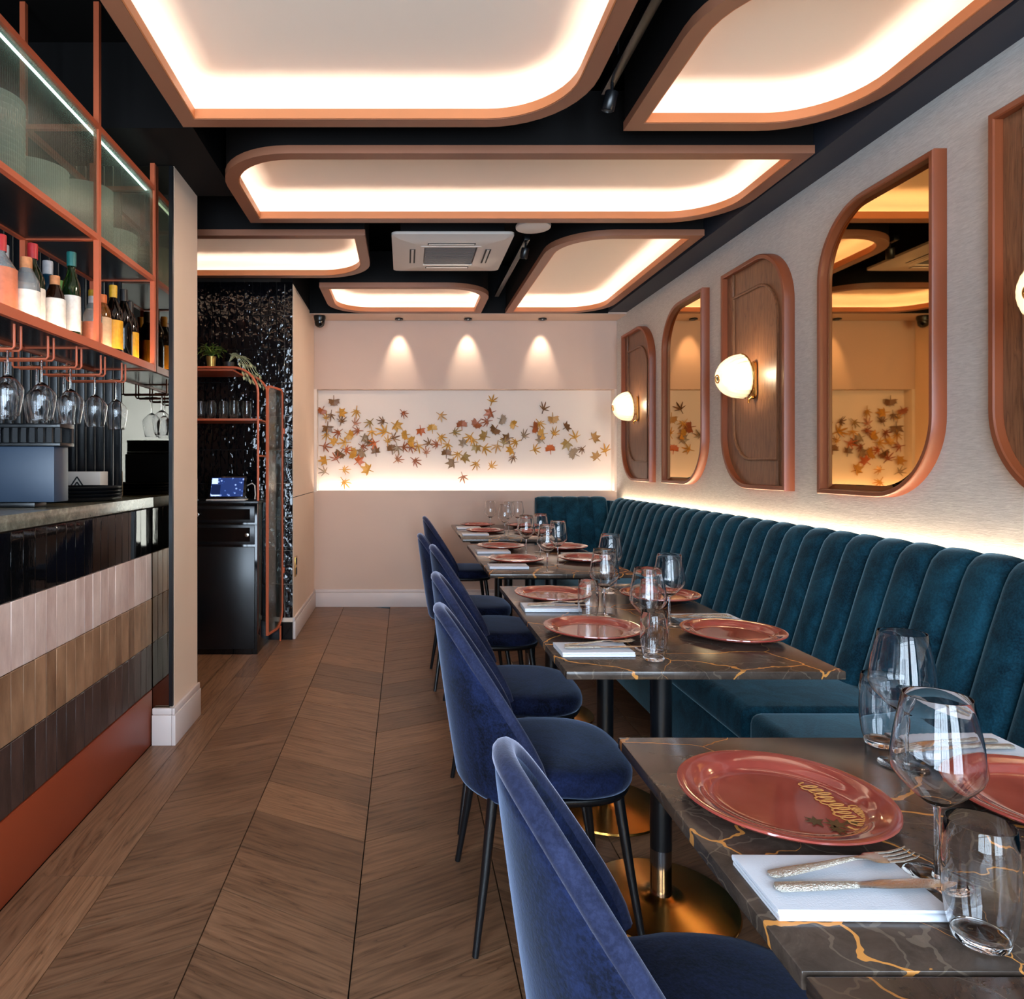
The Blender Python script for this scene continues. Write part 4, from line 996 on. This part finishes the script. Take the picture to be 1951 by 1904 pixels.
# wall socket
sk = empty('wall_socket', (-0.8095, 5.12, .51), 0, 'bronze double wall socket low on the beige return wall', 'socket')
box('faceplate', 0, .006, -.045, .045, -.073, .073, 'brass', sk, .002)
for z in (-.035, .035): box('socket_insert', .0062, .0085, -.025, .025, z-.024, z+.024, 'dark_slot', sk)

# ================================================================== LEAF SCULPTURE IN THE NICHE
lf = empty('leaf_wall_sculpture', (0.5, 6.262, 1.45), 0, 'drift of gold and rust metal autumn leaves across the lit niche', 'wall art')
def lobed(angles, lengths, wd, base, mid=.5):
    pts = []
    for k, (a, L) in enumerate(zip(angles, lengths)):
        for r, da in ((L*mid, -wd), (L*.8, -wd*.45), (L, 0), (L*.8, wd*.45), (L*mid, wd)): pts.append((r*math.cos(a+da), r*math.sin(a+da)))
        if k < len(angles)-1: m_ = (a+angles[k+1])/2; pts.append((base*math.cos(m_), base*math.sin(m_)))
    return pts+[(-.05, -.10), (-.035, -.62), (.035, -.62), (.05, -.10)]
def star_leaf(q):
    if q: return lobed([.05*PI, .27*PI, .5*PI, .73*PI, .95*PI], [.72, .95, 1.05, .95, .72], .16, .22)
    return lobed([-.08*PI, .14*PI, .33*PI, .53*PI, .72*PI, .9*PI, 1.07*PI], [.45, .75, .95, 1.05, .92, .72, .45], .14, .24)
def broad_leaf(q):
    if q: return lobed([-.02*PI, .25*PI, .5*PI, .75*PI, 1.02*PI], [.72, .92, 1.0, .92, .72], .24, .55, .62)
    return lobed([-.05*PI, .14*PI, .32*PI, .5*PI, .68*PI, .86*PI, 1.05*PI], [.75, .8, .78, .72, .78, .8, .75], .2, .66, .75)
def mk_leaf(pts, bend):
    n = len(pts); vs = [(x, y, bend*(x*x-y*.3*abs(y))) for x, y in pts]; vs.append((0, .1, -.05)); th = .035
    vs += [(x, y, z-th) for x, y, z in vs]; c0, c1 = n, 2*n+1; fs = []
    for k in range(n):
        k2 = (k+1) % n; fs += [(k, k2, c0), (n+1+k2, n+1+k, c1), (k, n+1+k, n+1+k2, k2)]
    me = mesh('leaf', vs, fs); return fix(me)
shapes = {'S': [star_leaf(0), star_leaf(1)], 'B': [broad_leaf(0), broad_leaf(1)]}
LEAVES = '''232,620,B,brown 165,675,B,rust 270,688,B,gold 362,680,S,gold 188,725,S,gold 275,743,S,brown 195,773,B,brown 260,803,S,rust 355,755,S,pink 375,795,S,rust 318,818,B,gold
190,815,S,gold 240,862,B,gold 175,885,S,rust 405,835,B,grey 395,885,S,rust 300,905,S,orange 270,925,B,brown 335,925,B,gold 400,920,B,grey 470,865,S,orange 475,920,B,brown 183,965,B,gold
248,960,S,rust 372,975,B,orange 180,1035,S,grey 288,1022,S,gold 432,1022,B,gold 290,1090,S,gold 443,743,S,olive 452,797,S,gold 520,743,S,brown 530,800,S,gold 590,762,B,gold 632,690,S,rust
575,838,S,brown 650,820,B,gold 735,788,B,orange 803,785,B,gold 850,705,S,tan 850,830,S,gold 570,905,B,brown 600,890,S,grey 635,890,S,rust 675,885,S,rust 720,880,S,gold 785,870,S,brown
833,875,S,rust 895,875,S,gold 600,965,S,pink 700,968,S,rust 770,925,S,pink 885,930,B,brown 955,930,S,gold 985,945,B,olive 925,980,B,grey 980,1060,S,pink 930,805,S,olive 975,765,B,rust
1025,828,S,gold 990,870,B,grey 1060,885,B,olive 1065,750,B,rust 1145,690,B,rust 1150,625,S,gold 1125,740,S,rust 1205,730,B,grey 1170,785,B,brown 1110,828,B,olive 1105,895,S,gold
1180,880,S,tan 1062,985,S,gold 1145,1005,S,gold 1245,840,B,brown 1280,762,B,gold 1290,860,S,gold 1265,905,B,gold 1275,945,S,brown 1335,828,S,grey 1395,775,B,rust 1425,750,S,gold
1450,670,S,brown 1505,720,B,tan 1445,815,B,gold 1510,815,S,gold 1580,775,B,brown 1440,850,B,grey 1395,905,S,gold 1490,905,B,orange 1590,865,B,olive 1635,835,S,gold 1630,930,B,grey
1675,900,S,brown 1740,838,B,tan 1760,950,B,tan 1810,915,S,gold 215,700,S,brown 300,865,S,gold 430,870,S,brown 545,860,S,gold 690,860,B,gold 1040,850,S,gold 1220,870,S,olive'''.split()
random.seed(21); lmes = {}
for it in LEAVES:
    zx, zy, ty, cn = it.split(','); px, py = 560+float(zx)/3.048, 560+float(zy)/3.048
    var = random.randrange(2); key = (ty, var, cn)
    if key not in lmes:
        lmes[key] = mk_leaf(shapes[ty][var], random.choice((.22, .3, -.15))); lmes[key].materials.append(M['leaf_'+cn])
    s = random.uniform(.064, .082)*(1.25 if (zx, zy) == ('530', '800') else 1); d = random.uniform(.022, .04); Y = 6.262-d
    o = obj('leaf', lmes[key], None, None, ((px-772)*Y/F_PX, Y, 1.25-(py-888)*Y/F_PX), (PI/2+random.uniform(-.35, .35), random.uniform(0, 2*PI), random.uniform(-.4, .4)))
    o.rotation_mode = 'XYZ'; q = Matrix.Rotation(random.uniform(-.4, .4), 4, 'Z') @ Matrix.Rotation(PI/2+random.uniform(-.35, .35), 4, 'X') @ Matrix.Rotation(random.uniform(0, 2*PI), 4, 'Z')
    o.matrix_world = Matrix.Translation(o.location) @ q @ Matrix.Diagonal((s, s, s, 1))
    o.parent = lf; o.matrix_parent_inverse = Matrix.Translation((-.5, -6.262, -1.45))
